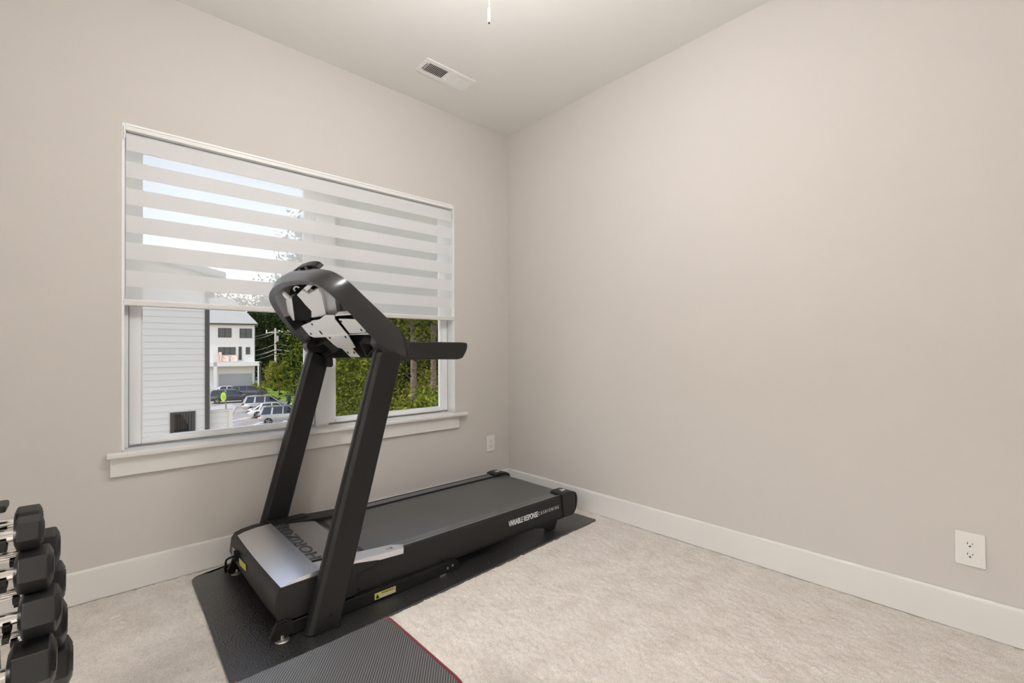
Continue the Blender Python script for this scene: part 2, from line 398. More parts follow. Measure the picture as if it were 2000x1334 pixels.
b = MB().prism([(-.002, 1.273), (.044, 1.273), (.048, 1.283), (.044, 1.300), (.0, 1.300), (-.004, 1.292)], 0, -2.311, -.514)
br_ = b.build('bottom_rail', M_trim, bl, bevel=.002)
MB().box(-2.311, -.514, -.0045, -.003, 1.293, 1.300).build('rail_insert', M_vinyl, br_)
b = MB(); b.box(-2.313, -2.306, -.004, .03, 2.045, 2.085); b.tube([(-2.31, -.006, 2.075), (-2.307, -.008, 2.05), (-2.309, -.006, 2.02)], .003)
b.build('chain_bracket', M_steelw, bl)

# ------------------------------------------------------------------ outlets
def outlet(c, axis, w, h, label):
    """axis 0: on the east wall (faces -x); axis 1: on the window wall (faces -y)"""
    o = thing('wall_outlet', label, 'outlet', c)
    def bx(mb, a0, a1, d0, d1, z0, z1, mi=0):
        if axis == 0: mb.box(c[0]-d1, c[0]-d0, c[1]-a1, c[1]-a0, c[2]+z0, c[2]+z1, mi)
        else: mb.box(c[0]+a0, c[0]+a1, c[1]-d1, c[1]-d0, c[2]+z0, c[2]+z1, mi)
    mb = MB(); bx(mb, -w/2, w/2, 0, .007, -h/2, h/2); mb.build('cover_plate', M_plate, o, bevel=.003)
    for s in (-1, 1):
        zc = s*.0195; pts = []
        for k in range(24):
            a = 2*math.pi*k/24; xx = .0172*math.cos(a); z_ = max(-.0135, min(.0135, .0172*math.sin(a)))
            pts.append((xx, z_))
        if axis == 0: P = [(c[0]-.006, c[1]-p[0], c[2]+zc+p[1]) for p in pts]; vec = (-.0025, 0, 0)
        else: P = [(c[0]+p[0], c[1]-.006, c[2]+zc+p[1]) for p in pts]; vec = (0, -.0025, 0)
        f_ = MB().poly(P, vec).build('socket_face', M_plate, o)
        sl = MB(); bx(sl, -.0075, -.0055, .0085, .0088, zc-.001, zc+.007); bx(sl, .0055, .0075, .0085, .0088, zc, zc+.006); bx(sl, -.0028, .0028, .0085, .0088, zc-.0095, zc-.0045)
        sl.build('slot', M_dark, f_)
    sc = MB(); bx(sc, -.0025, .0025, .007, .008, -.0025, .0025); sc.build('screw', M_steelw, o)
    return o
outlet((0, -2.569, .307), 0, .082, .124, 'white electrical outlet low on the bare right wall near the camera')
outlet((-.185, 0, .357), 1, .078, .120, 'small white electrical outlet beside the window near the room corner')

# ------------------------------------------------------------------ ceiling vent
def vent():
    x0, x1, y0, y1 = -.995, -.648, -.435, -.288
    o = thing('ceiling_vent', 'white two bank louvred air register set in the ceiling', 'vent', ((x0+x1)/2, (y0+y1)/2, H))
    ix0, ix1, iy0, iy1 = x0+.034, x1-.034, y0+.030, y1-.030; xm = (ix0+ix1)/2; z = H-.006
    b = MB(); b.box(x0, x1, y0, iy0, z, H); b.box(x0, x1, iy1, y1, z, H); b.box(x0, ix0, iy0, iy1, z, H); b.box(ix1, x1, iy0, iy1, z, H); b.box(xm-.006, xm+.006, iy0, iy1, z, H)
    b.build('vent_frame', M_steelw, o, bevel=.002)
    MB().box(ix0, ix1, iy0, iy1, H-.0009, H-.0002).build('vent_throat', M_dark, o)
    for (a, bb, tilt) in ((ix0, xm-.006, -1), (xm+.006, ix1, 1)):
        n = 12
        for k in range(n):
            xc = a+(bb-a)*(k+.5)/n; t_ = .0048*tilt
            MB().poly([(xc-t_-.0007, iy0, H-.0015), (xc-t_+.0007, iy0, H-.0015), (xc+t_+.0007, iy0, z-.002), (xc+t_-.0007, iy0, z-.002)], (0, iy1-iy0, 0)).build('louvre', M_steelw, o)
    MB().box(ix0-.012, ix0-.009, iy0+.01, iy1-.015, z-.002, z).build('damper_lever', M_dark, o)
vent()

# ------------------------------------------------------------------ ceiling light (only its pull chain hangs into the photo)
def fan():
    cx, cy = -1.536, -1.63; o = thing('ceiling_light', 'ceiling light whose little cylindrical pull chain fob hangs into the top of the photo', 'ceiling light', (cx, cy, H))
    b = MB(); b.lathe((cx, cy, 0), [(.0, H), (.07, H), (.07, H-.02), (.015, H-.035), (.012, H-.30), (.05, H-.31), (.05, H-.335), (.0, H-.335)]); b.build('stem', M_steelw, o, smooth=True)
    b = MB().lathe((cx, cy, 0), [(.0, H-.325)]+[(.115*math.sin(a), H-.435+.115*math.cos(a)) for a in np.linspace(.4, math.pi-.05, 14)]+[(.0, H-.55)], 32)
    b.build('glass_shade', mat('lit_frosted_glass', (.9, .9, .88), .4, emis=(1, .985, .965), estr=LAMP_W), o, smooth=True)
    # chain: from the shade rim down to the fob
    fx, fy = cx, cy
    cz = H-.55
    b = MB()
    for k in range(13):
        z_ = H-.552-k*.0075
        b.lathe((fx, fy, 0), [(.0, z_+.002), (.0014, z_+.001), (.0014, z_-.001), (.0, z_-.002)], 8)
    b.tube([(fx, fy, H-.548), (fx, fy, 2.09)], .0006, 6)
    b.build('pull_chain', M_steelw, o)
    fb = MB().lathe((fx, fy, 0), [(.0, 2.094), (.0042, 2.092), (.0045, 2.060), (.0044, 2.050), (.0, 2.048)], 16).build('chain_fob', mat('cream_wood', (.78, .70, .62), .3), o, smooth=True)
    MB().lathe((fx, fy, 0), [(.0, 2.051), (.0022, 2.050), (.0022, 2.046), (.0, 2.045)], 10).build('fob_tip', M_dark, fb)
fan()

# ------------------------------------------------------------------ treadmill
def rounded(pts, r, n=4):
    """round the corners of a 2-D polygon"""
    out = []; K = len(pts)
    for i in range(K):
        p0, p, p1 = map(np.array, (pts[i-1], pts[i], pts[(i+1) % K])); rr = r[i] if isinstance(r, (list, tuple)) else r
        if rr <= 0: out.append(tuple(p)); continue
        a = p+(p0-p)/np.linalg.norm(p0-p)*rr; c = p+(p1-p)/np.linalg.norm(p1-p)*rr
        for k in range(n+1):
            t_ = k/n; q = (1-t_)**2*a+2*t_*(1-t_)*p+t_*t_*c; out.append(tuple(q))
    return out
FLOORZ = .009
def treadmill():
    T = thing('treadmill', 'black home treadmill on a black mat below the window', 'treadmill', (-1.1, -.505, FLOORZ))
    YN, YF = -.855, -.155           # deck sides
    z1 = .192
    # side rails
    for sgn, yo in ((1, YN), (-1, YF)):
        def Y(d): return yo+sgn*d
        prof = [(Y(0), .075), (Y(.004), .172), (Y(.010), .186), (Y(.020), .192), (Y(.024), .192), (Y(.034), .188), (Y(.085), .186), (Y(.085), .165), (Y(.03), .150), (Y(.03), .054), (Y(.006), .054)]
        if sgn < 0: prof = prof[::-1]
        r_ = MB().prism(prof, 0, -1.66, -.33).build('side_rail', M_blk, T, bevel=.001)
        st = MB()
        for k in range(4):
            y_a = Y(.030+.0125*k); y_b = Y(.030+.0125*k+.009); lo, hi = min(y_a, y_b), max(y_a, y_b)
            st.box(-1.43, -.36, lo, hi, .187, .1895)
        st.build('foot_strip', M_rail, r_, bevel=.0008)
        lo, hi = sorted((Y(.017), Y(.0225)))
        MB().box(-1.43, -.345, lo, hi, .1918, .1925).build('rail_highlight', M_steel, r_)
        # end cap
        lo, hi = sorted((Y(-.004), Y(.095)))
        pr_ = rounded([(-.33, .060), (-.245, .058), (-.212, .095), (-.205, .165), (-.235, .200), (-.315, .203), (-.345, .196), (-.34, .12)], [0, .02, .03, .03, .03, .01, .004, 0])
        e_ = MB().prism([(p[0], p[1]) for p in pr_], 1, lo, hi).build('end_cap', M_blk, T, bevel=.008, seg=3)
        yc = Y(.045); w = .028
        s_ = MB()
        for q in range(3):
            s_.poly([(-.325+.012*q, yc-w*.8+.018*q, .2035), (-.300+.012*q, yc-w*.8+.010+.018*q, .2035), (-.292+.012*q, yc-w*.8+.018*q+.012, .2035), (-.318+.012*q, yc-w*.8+.018*q+.006, .2035)], (0, 0, .0006))
        s_.box(-.300, -.270, yc-.010, yc+.010, .2032, .2040)
        s_.build('cap_symbol', M_white, e_)
    # belt and deck
    pts = [(-1.62, .181), (-.265, .181)]
    for k in range(9):
        a = math.pi/2-math.pi*k/8; pts.append((-.265+.030*math.cos(a), .151+.030*math.sin(a)))
    pts += [(-1.62, .121)]
    MB().prism(pts, 1, YN+.085, YF-.088).build('running_belt', M_belt, T, smooth=True, angle=50)
    MB().box(-1.6, -.30, YN+.06, YF-.06, .124, .150).build('deck', M_pit, T)
    # printed seam band on the belt (two crossing lines)
    sb = MB()
    for a_, c_ in (((700, 1016.5), (833, 1042)), ((690, 1033), (783, 1054.5))):
        p, q = at(*a_, 2, .1812), at(*c_, 2, .1812); d = (q-p)/np.linalg.norm(q-p); n_ = np.array((-d[1], d[0], 0))*.0022
        sb.poly([p-n_, q-n_, q+n_, p+n_], (0, 0, .0002))
    sb.build('belt_seam', mat('belt_seam_grey', (.13, .13, .135), .35), T)
    # frame plates under deck
    MB().box(-1.88, -1.60, YN+.012, YF-.012, .075, .125).build('front_frame', M_pit, T)
    # motor cover: body and top
    yn, yf = -.868, -.150
    side = [(-1.925, .078), (-1.938, .110), (-1.928, .175), (-1.911, .198), (-1.86, .214), (-1.74, .222), (-1.66, .218), (-1.56, .204), (-1.50, .192), (-1.50, .165), (-1.62, .150), (-1.62, .075), (-1.90, .070)]
    b = MB()
    ys = np.linspace(yn, yf, 13)
    def bow(y): 
        t_ = (y-(yn+yf)/2)/((yf-yn)/2); return -.006*(1-t_*t_)
    # lower body (dark) : swept side profile, nose bowed toward the front
    def sweep(prof, y0, y1, dz=0, n=13):
        mb = MB(); R = []
        for y in np.linspace(y0, y1, n):
            R.append([(x+(bow(y) if x < -1.80 else 0), y, z+dz) for x, z in prof])
        mb.rings(R); return mb
    body = [(-1.918, .080), (-1.930, .112), (-1.922, .175), (-1.908, .197), (-1.80, .197), (-1.62, .197), (-1.52, .180), (-1.52, .165), (-1.62, .150), (-1.62, .068), (-1.905, .066)]
    bd = sweep(body, yn, yf).build('motor_cover_body', M_blk, T, bevel=.003)
    top = [(-1.9065, .1972), (-1.88, .206), (-1.83, .213), (-1.765, .217), (-1.765, .200), (-1.9, .1965)]
    sweep(top, yn+.001, yf-.060).build('hood_front_panel', M_hood, T, smooth=True, angle=40)
    edge = [(-1.9065, .1972), (-1.88, .2055), (-1.83, .2125), (-1.60, .2125), (-1.56, .200), (-1.60, .190), (-1.9, .1965)]
    sweep(edge, yf-.0605, yf-.004).build('hood_dark_edge', M_blk, bd, bevel=.008)
    def drop(x0, x1, z0, z1_, ya, yb, M, name, parent=T):
        mb = MB(); n = 10; prof = []
        for k in range(n+1):
            x = x0+(x1-x0)*k/n; t_ = k/n; prof.append((x, z0+(z1_-z0)*t_**1.6))
        prof += [(x1, z1_-.02), (x0, z0-.02)]
        mb.prism(prof, 1, ya, yb); return mb.build(name, M, parent, smooth=True, angle=40)
    hp = drop(-1.765, -1.575, .2165, .196, yn+.105, yf-.115, M_hood2, 'hood_logo_panel')
    # sloped logo-panel rear skirt meeting the belt
    MB().poly([(-1.576, yn+.105, .196), (-1.545, yn+.125, .1825), (-1.545, yf-.13, .1825), (-1.576, yf-.115, .196)], (0, 0, -.012)).build('hood_lip', M_hood2, hp)
    # side shoulders of the cover running back along the rails
    for (ya, yb, inn) in ((yn+.001, yn+.086, yn+.086), (yf-.10, yf-.004, yf-.10)):
        mb = MB()
        P = [(-1.766, ya if inn == yb else yb, .2165), (-1.766, inn, .2165), (-1.60, inn, .205), (-1.43, inn, .190), (-1.38, (inn*0.55+(ya if inn == yb else yb)*.45), .1905), (-1.405, ya if inn == yb else yb, .1945), (-1.60, ya if inn == yb else yb, .206)]
        mb.poly(P, (0, 0, -.025)); sh = mb.build('cover_shoulder', M_hood if inn == yb else M_blk, T, bevel=.002)
        if inn == yb:
            ic = MB(); ic.box(-1.468, -1.440, ya+.030, ya+.033, .1935, .1965); ic.box(-1.468, -1.440, ya+.044, ya+.047, .1925, .1955); ic.box(-1.468, -1.465, ya+.030, ya+.047, .193, .1965); ic.box(-1.443, -1.440, ya+.030, ya+.047, .1925, .1955)
            ic.build('shoulder_mark', M_logo, sh)
    # gaps (black slots) between logo panel and shoulders
    for ya_, yb_ in ((yn+.0865, yn+.1045), (yf-.1145, yf-.1005)):
        MB().prism([(-1.762, .2140), (-1.66, .2075), (-1.60, .198), (-1.55, .185), (-1.55, .17), (-1.762, .17)], 1, ya_, yb_).build('hood_slot', M_pit, T)
    text_obj('hood_lettering', 'HORIZON', .1, M_logo, hp, (-1.716, -.752, .2163), (0, 1, 0), (-1, 0, .02), width=.50, height=.048, bold=.0)
    # lettering along the near side rail
    text_obj('bold_lettering', 'VARIABLE RESPONSE', .03, M_white, T, (-.773, YN-.0006, .118), (1, 0, .0), (0, .03, 1), width=.222, height=.030, bold=.0004)
    text_obj('thin_lettering', 'CUSHIONING', .02, M_white, T, (-.545, YN-.0006, .1225), (1, 0, 0), (0, .03, 1), width=.170, height=.019, space=1.9, bold=-.0003)
    # front stickers, socket and power cord
    def on_front(px, py): return on(px, py, (-1.935, 0, .1), (1, 0, -.05))
    P = [on_front(*p) for p in ((468.6, 1090), (481, 1103.5), (481.5, 1114.5), (470, 1103))]
    MB().poly([p+np.array((-.004, 0, 0)) for p in P], (.002, 0, 0)).build('warning_label', [M_lab], T)
    P = [on_front(*p) for p in ((456, 1069), (461.5, 1076), (462, 1092), (456, 1086))]
    MB().poly([p+np.array((-.004, 0, 0)) for p in P], (.002, 0, 0)).build('rating_label', [M_labg], T)
    sk = on_front(464, 1085)
    MB().box(-1.946, -1.930, sk[1]-.022, sk[1]+.012, sk[2]-.018, sk[2]+.022).build('power_inlet', M_pit, T)
    c0 = np.array((-1.946, sk[1], sk[2])); 
    MB().tube([c0, c0+(-.016, .012, -.006), c0+(-.022, .04, -.022), c0+(-.018, .075, -.045), (-1.955, sk[1]+.12, .04), (-1.94, -.10, .018), (-1.88, -.075, .014), (-1.80, -.065, .014)], .0045, 8).build('power_cord', M_pit, T)
    # uprights (slanted, rounded front edge)
    for nm, (ya, yb) in (('near', (-.932, -.872)), ('far', (-.138, -.078))):
        bot, tp = (-1.836, -1.712, .012), (-1.556, -1.438, 1.055)
        R = []
        for k in range(7):
            t_ = k/6; xa = bot[0]+(tp[0]-bot[0])*t_; xb = bot[1]+(tp[1]-bot[1])*t_; z_ = bot[2]+(tp[2]-bot[2])*t_
            c_ = .016
            R.append([(xa+c_*1.3, ya, z_), (xb-.006, ya, z_), (xb, ya+.006, z_), (xb, yb-.006, z_), (xb-.006, yb, z_), (xa+c_*1.3, yb, z_), (xa+.006, yb-c_*.55, z_), (xa, yb-c_*1.4, z_), (xa, ya+c_*1.4, z_), (xa+.006, ya+c_*.55, z_)])
        u_ = MB().rings(R).build('upright', M_blks, T, bevel=.0015, smooth=True)
        if nm == 'near':
            for (px, py) in ((648, 1204), (660, 1222), (625, 1237)):
                p = at(px, py, 1, ya)
                bb = MB(); bb.cyl(p+(0, .002, 0), p-(0, .003, 0), .0105, n=20); bb.cyl(p-(0, .003, 0), p-(0, .009, 0), .0075, .0065, 12); bb.build('bolt', M_blks, u_)
    # base beams with label, pivot bolts and feet
    for sgn, ya, yb in ((1, -.872, -.835), (-1, -.175, -.138)):
        bm_ = MB().prism(rounded([(-1.93, .012), (-1.12, .012), (-1.105, .035), (-1.125, .060), (-1.90, .060), (-1.93, .045)], [0, .01, .01, .01, 0, 0]), 1, ya, yb).build('base_beam', M_blks, T, bevel=.002)
        if sgn > 0:
            lb = MB(); p0 = at(732, 1183, 1, ya-.001); p1 = at(773, 1160, 1, ya-.001)
            x0, x1 = p0[0], p1[0]; lb.box(x0, x1, ya-.0012, ya-.0002, .020, .046)
            l_ = lb.build('warning_label', M_lab, bm_)
            MB().box(x0+.024, x1-.003, ya-.0016, ya-.0011, .022, .033).build('label_text_block', M_labg, l_)
            k_ = MB().prism([(x0+.004, .024), (x0+.020, .024), (x0+.012, .042)], 1, ya-.0016, ya-.0011); k_.build('warning_triangle', M_pit, l_)
            ty = 0
            text_obj('label_heading', 'WARNING', .01, M_pit, l_, (x0+.030, ya-.0013, .0355), (1, 0, 0), (0, 0, 1), width=.06, height=.0075)
            for (xx, zz_) in ((-1.150, .040), (-1.178, .036)):
                MB().cyl((xx, ya, zz_), (xx, ya-.004, zz_), .0055, n=12).build('pivot_bolt', M_steel, bm_)
        MB().lathe((-1.20, (ya+yb)/2-.004*sgn, 0), [(0, FLOORZ), (.022, FLOORZ), (.022, FLOORZ+.004), (.008, FLOORZ+.007), (.006, .03), (0, .03)], 20).build('levelling_foot', M_steel, bm_, smooth=True)
        # transport wheel bracket and front foot
        fb = MB().prism([(-1.945, .03), (-1.925, .075), (-1.895, .082), (-1.87, .07), (-1.865, .03), (-1.90, .016), (-1.935, .016)], 1, ya-.01, ya+.004)
        w_ = fb.build('foot_bracket', M_blks, T, bevel=.001)
        MB().cyl((-1.897, ya-.018, .071), (-1.897, ya+.012, .071), .006, n=12).build('bracket_bolt', M_blks, w_)
        MB().cyl((-1.895, ya+.004, .055), (-1.895, ya+.03, .055), .028, n=24).build('transport_wheel', M_pit, T, bevel=.003)
        MB().lathe((-1.905, ya-.006, 0), [(0, FLOORZ), (.025, FLOORZ), (.026, FLOORZ+.003), (.023, FLOORZ+.006), (.008, FLOORZ+.008), (.006, .03), (0, .03)], 24).build('levelling_foot', M_steel, T, smooth=True)
    # cross bar of the base
    MB().box(-1.86, -1.80, -.84, -.17, .02, .058).build('cross_bar', M_blks, T)
    # rail screws
    for (px, py) in ((701, 1152), (863, 1092)):
        p = at(px, py, 1, YN-.001); MB().cyl(p+(0, .004, 0), p-(0, .003, 0), .006, n=12).build('rail_screw', M_blks, T)
    # rear foot under the deck
    for sgn, yc in ((1, -.835), (-1, -.175)):
        MB().prism([(-.56, .075), (-.40, .075), (-.385, .05), (-.41, FLOORZ), (-.455, FLOORZ), (-.49, .035), (-.56, .052)], 1, yc-.02, yc+.02).build('rear_foot', M_blks, T, bevel=.004)
    # ---------------- console
    P0 = np.array((-1.556, 0, 1.093)); tv = np.array((-.71776, 0, .69629)); wv = np.array((.69629, 0, .71776)); yv = np.array((0, 1., 0))
    def W(t_, y, w): return P0+tv*t_+yv*y+wv*w
    path = [(-.02, -.930), (.06, -.934), (.15, -.938), (.215, -.938), (.262, -.932), (.298, -.915), (.327, -.885), (.347, -.835), (.360, -.765), (.367, -.690), (.371, -.575), (.364, -.46), (.347, -.35), (.320, -.265), (.280, -.205), (.215, -.145), (.12, -.098), (.05, -.078), (-.02, -.073)]
    front = [(-.20, -.925, .075), (-.06, -.930, .112), (.05, -.930, .105), (.18, -.929, .096), (.25, -.926, .092), (.288, -.905, .090), (.315, -.870, .090), (.338, -.80, .090), (.350, -.73, .090), (.357, -.66, .090), (.372, -.52, .090), (.368, -.40, .090), (.350, -.31, .090), (.322, -.24, .090), (.282, -.19, .090), (.215, -.140, .092), (.12, -.098, .10), (.03, -.08, .11), (-.20, -.078, .075)]
    def spline(P, m=3):
        P = [np.array(p, float) for p in P]; out = []
        for i in range(len(P)-1):
            p0, p1, p2, p3 = P[max(i-1, 0)], P[i], P[i+1], P[min(i+2, len(P)-1)]
            for k in range(m):
                t_ = k/m; out.append(.5*((2*p1)+(-p0+p2)*t_+(2*p0-5*p1+4*p2-p3)*t_*t_+(-p0+3*p1-3*p2+p3)*t_**3))
        return out+[P[-1]]
    path = spline(path); front = spline(front)
    nP = len(path); yc = -.505
    def inset(p, d):   # move a path point toward the middle of the console
        c_ = np.array((.08, yc)); v = np.array(p[:2])-c_; s_ = np.array((1-d/max(abs(v[0]), .16)*.8 if abs(v[0]) > .05 else 1, 1-d/max(abs(v[1]), .3)))
        return c_+v*s_
    ring = []
    for i in range(nP):
        a = path[i]; f_ = front[i]
        in1 = inset(a, .030); in2 = inset(f_[:2], .075)
        B0 = W(a[0], a[1], 0.0); Bm = W(a[0]*.5+f_[0]*.5, (a[1]+f_[1])/2, f_[2]*.5)
        out = (np.array((a[0], a[1]))-np.array((.08, yc))); out /= np.linalg.norm(out)
        Bm = Bm+tv*out[0]*.010+yv*out[1]*.006
        ring.append([B0, Bm, W(*f_), W(in2[0], in2[1], f_[2]*.95), W(in2[0], in2[1], .072), W(in1[0], in1[1], .010)])
    mb = MB().rings(ring); mb.mi = [1 if (i % 6 in (3, 4) and 6*9 <= i < 6*(nP-10)) else 0 for i in range(len(mb.f))]
    sh = mb.build('console_shell', [M_shell, M_gloss], T, smooth=True, angle=32)
    # lower ends of the two side arms
    for ya, yb in ((-.931, -.872), (-.138, -.078)):
        px_ = [(735, 670), (742, 682), (750, 690), (760, 698), (770, 702), (785, 703.5), (799, 702), (799.5, 684), (797, 672), (790, 653), (773, 637), (757, 622), (745, 612)]
        pts = [at(px, py, 1, -.931) for px, py in px_]
        MB().prism([(p[0], p[2]) for p in pts], 1, ya, yb).build('console_arm', M_blk, T, bevel=.004)
    # handlebars
    for ya, yb in ((-.931, -.885), (-.125, -.079)):
        pts = [at(px, py, 1, -.931) for px, py in ((796, 667), (905, 668.5), (914, 670), (914, 682), (905, 699), (897, 702), (797, 702))]
        pts = rounded([(p[0], p[2]) for p in pts], [0, 0, .008, .02, .006, .01, 0])
        MB().prism(pts, 1, ya, yb).build('handlebar', M_blk, T, bevel=.009, seg=3)
    # shiny inner tray that closes the shell
    def plate(pxs, w, thick, name, M, parent, bev=.0012):
        n_ = wv; P = [on(px, py, P0+wv*w, wv) for px, py in pxs]
        return MB().poly(P, wv*thick).build(name, M, parent, bevel=bev)
    inner = []
    for i in range(nP):
        q = inset(front[i][:2], .072); inner.append(W(max(q[0], -.02), q[1], .074))
    tray = MB().poly(inner, wv*.01).build('inner_tray', M_gloss, sh)
    MB().poly([W(-.16, -.87, .088), W(-.16, -.14, .088), W(.27, -.20, .088), W(.30, -.42, .088), W(.30, -.6, .088), W(.27, -.85, .088)], wv*.012).build('console_face', M_pit, T, bevel=.004)
    MB().poly([W(.03, -.68, .100), W(.03, -.33, .100), W(.22, -.33, .100), W(.22, -.68, .100)], wv*.004).build('display_screen', M_cglass, T)
    z2 = lambda L_: [(500+a/11.11, 500+c_/11.11) for a, c_ in L_]
    z3 = lambda L_: [(580+a/11.11, 600+c_/11.11) for a, c_ in L_]
    # upper guts
    plate(z2([(770, 640), (1380, 640), (1400, 760), (1340, 715), (1150, 830), (1020, 740), (985, 740), (885, 845), (1200, 1200), (1195, 1420), (830, 1420), (775, 920), (640, 960), (470, 860), (600, 760)]), .066, .006, 'dark_recess', M_pit, sh)
    plate(z2([(640, 950), (772, 905), (835, 1400), (725, 1430)]), .030, .034, 'fin_lit_side', M_brack, sh)  # lit side of the dark fin, its brightness put in as a pale plate
    plate(z2([(772, 905), (880, 845), (1200, 1195), (1190, 1400), (835, 1400)]), .034, .034, 'inner_fin', M_pit, sh)
    plate(z2([(885, 845), (990, 740), (1130, 830), (1340, 712), (1420, 830), (1500, 1200), (1530, 1300), (1200, 1340), (1200, 1195), (1060, 1050), (990, 960)]), .030, .03, 'board_cover', M_brack, sh)
    plate(z2([(1385, 640), (1450, 690), (1700, 830), (1765, 1270), (1525, 1285), (1425, 830)]), .040, .02, 'side_liner', M_gloss, sh)
    plate(z2([(570, 800), (600, 815), (722, 925), (705, 948), (640, 925), (575, 850)]), .018, .012, 'small_tab', M_brack, sh)
    plate(z2([(1035, 700), (1120, 630), (1195, 650), (1205, 665), (1110, 765)]), .014, .022, 'small_tab', M_brack, sh)
    plate(z2([(1025, 700), (1045, 705), (1145, 815), (1125, 830)]), .018, .012, 'small_tab', M_gloss, sh)
    hk = []
    for k in range(9):
        a = math.radians(-20+k*27); hk.append(on(*z2([(880+58*math.cos(a+2.4), 715+52*math.sin(a+2.4))])[0], P0+wv*.02, wv))
    MB().tube(hk, .0035, 6).build('wire_hook', M_brack, sh)
    # lower bracket plates with slots
    A_ = plate(z3([(95, 410), (165, 375), (300, 325), (310, 300), (480, 270), (620, 175), (818, 180), (822, 270), (1000, 490), (1090, 590), (600, 635), (370, 640), (270, 620)]), .012, .004, 'bracket_plate', M_brack, sh)
    R_ = plate(z3([(900, 260), (930, 258), (1265, 270), (1490, 530), (1480, 550), (1160, 575), (1130, 560)]), .010, .004, 'bracket_plate', M_brack, sh)
    C_ = plate(z3([(610, 640), (1100, 600), (1255, 870), (1250, 890), (1190, 900), (1360, 1085), (1160, 1085), (980, 905), (870, 870), (780, 800)]), .008, .004, 'bracket_plate', M_brack, sh)
    def slot(x, y, w, par, l=30, a_=52):
        c_, s_ = math.cos(math.radians(a_)), math.sin(math.radians(a_)); pts = []
        for k in range(12):
            t_ = 2*math.pi*k/12; u_, v_ = l*math.cos(t_), 11*math.sin(t_); pts.append((x+u_*c_-v_*s_, y+u_*s_+v_*c_))
        plate(z3(pts), w-.0016, .003, 'slot', M_dark, par, 0)
    for x, y in ((325, 375), (298, 580)): slot(x, y, .012, A_, 26)
    slot(515, 555, .012, A_, 55)
    for x, y in ((955, 310), (1392, 500)): slot(x, y, .010, R_)
    for x, y in ((712, 668), (1050, 650), (1100, 988), (1240, 988)): slot(x, y, .008, C_)
    # dark belly of the console behind the plates, with the two cup trays hanging below it
    plate(z3([(300, 300), (830, 190), (1230, 165), (1560, 540), (1740, 770), (1720, 1085), (850, 1085), (640, 900), (330, 700), (100, 440)]), .050, .01, 'console_belly', M_pit, sh)
    plate(z3([(830, 165), (1215, 140), (1235, 165), (830, 195)]), .012, .02, 'cross_lip', M_brack, sh)
    plate(z3([(280, 625), (610, 640), (1100, 600), (1480, 560), (1590, 545), (1600, 600), (1290, 600), (1100, 612), (610, 655), (370, 662)]), .018, .004, 'lower_lip', M_brack, sh)
    def tray(pxs, w, depth, name):
        P = [on(px, py, P0+wv*w, wv) for px, py in pxs]; c_ = sum(P)/len(P); mb = MB(); n_ = len(P); q = [p+(c_-p)*.10 for p in P]
        V = list(P)+q+[p+wv*depth for p in P]+[p+wv*depth for p in q]; F = []
        for i in range(n_):
            j = (i+1) % n_; F += [(i, j, n_+j, n_+i), (i, 2*n_+i, 2*n_+j, j), (n_+i, n_+j, 3*n_+j, 3*n_+i)]
        F.append(tuple(3*n_+i for i in range(n_))); mb.add(V, F); return mb.build(name, M_cup, sh)
    tray(z3([(350, 860), (575, 782), (840, 985), (700, 1040), (450, 1000)]), .012, .04, 'cup_holder')
    tray(z3([(1355, 765), (1540, 790), (1725, 850), (1680, 990), (1590, 965), (1505, 1080)]), .006, .05, 'cup_holder')
    # safety latch hanging below the far arm
    P = [at(px, py, 1, -.19) for px, py in z3([(650, 1075), (780, 1085), (790, 1260), (760, 1300), (690, 1300), (650, 1240)])]
    MB().poly(P, (0, .03, 0)).build('safety_key', M_blks, T, bevel=.003)
    P = [at(px, py, 1, -.19) for px, py in z3([(600, 1000), (800, 1000), (800, 1090), (640, 1080)])]
    MB().poly(P, (0, .05, 0)).build('safety_key_socket', M_blks, T, bevel=.003)
    # top joint of the far upright
    MB().cyl((-1.535, -.145, 1.09), (-1.535, -.078, 1.09), .035, n=20).build('upright_joint', M_blks, T, bevel=.004)
    # tablet clamp on top of the console
    def arc(L_, w, th, nm, M, par): return plate(z2(L_), w, th, nm, M, par, .003)
    cl = arc([(750, 410), (745, 375), (800, 330), (900, 260), (1050, 212), (1150, 200), (1240, 205), (1300, 230), (1372, 295), (1290, 318), (1100, 328), (960, 345), (850, 385)], .108, .03, 'tablet_holder', M_blk, T)
    for L_ in ([(900, 300), (940, 285), (980, 335), (930, 345)], [(1040, 245), (1085, 235), (1135, 305), (1075, 320)], [(1150, 295), (1245, 275), (1240, 288), (1150, 310)]):
        plate(z2(L_), .105, .004, 'clamp_rib', M_gloss, cl)
    for L_ in ([(800, 340), (890, 285), (920, 345), (840, 380)], [(950, 275), (1040, 245), (1075, 315), (985, 330)], [(1090, 225), (1180, 220), (1240, 270), (1145, 290)]):
        plate(z2(L_), .1065, .004, 'clamp_opening', M_pit, cl)
    return T
treadmill()

# ------------------------------------------------------------------ mat under the treadmill
def floor_mat():
    F = [(-2.095, -1.020), (-.107, -.925), (-.118, -.735), (-.10, -.035), (-1.0, -.032), (-1.70, -.035), (-1.86, -.030), (-1.91, -.040), (-1.955, -.075), (-2.00, -.088), (-2.035, -.075), (-2.062, -.085), (-2.075, -.12), (-2.082, -.5)]
    pts = rounded(F, [.02, .01, 0, .02, 0, 0, .03, .03, .03, .02, .015, .02, .01, 0], 4)
    o = MB().prism(pts, 2, -.001, .0085).build('treadmill_mat', M_mat, None, bevel=.002)
    tag(o, 'black textured vinyl mat lying on the carpet under the treadmill', 'mat')
floor_mat()

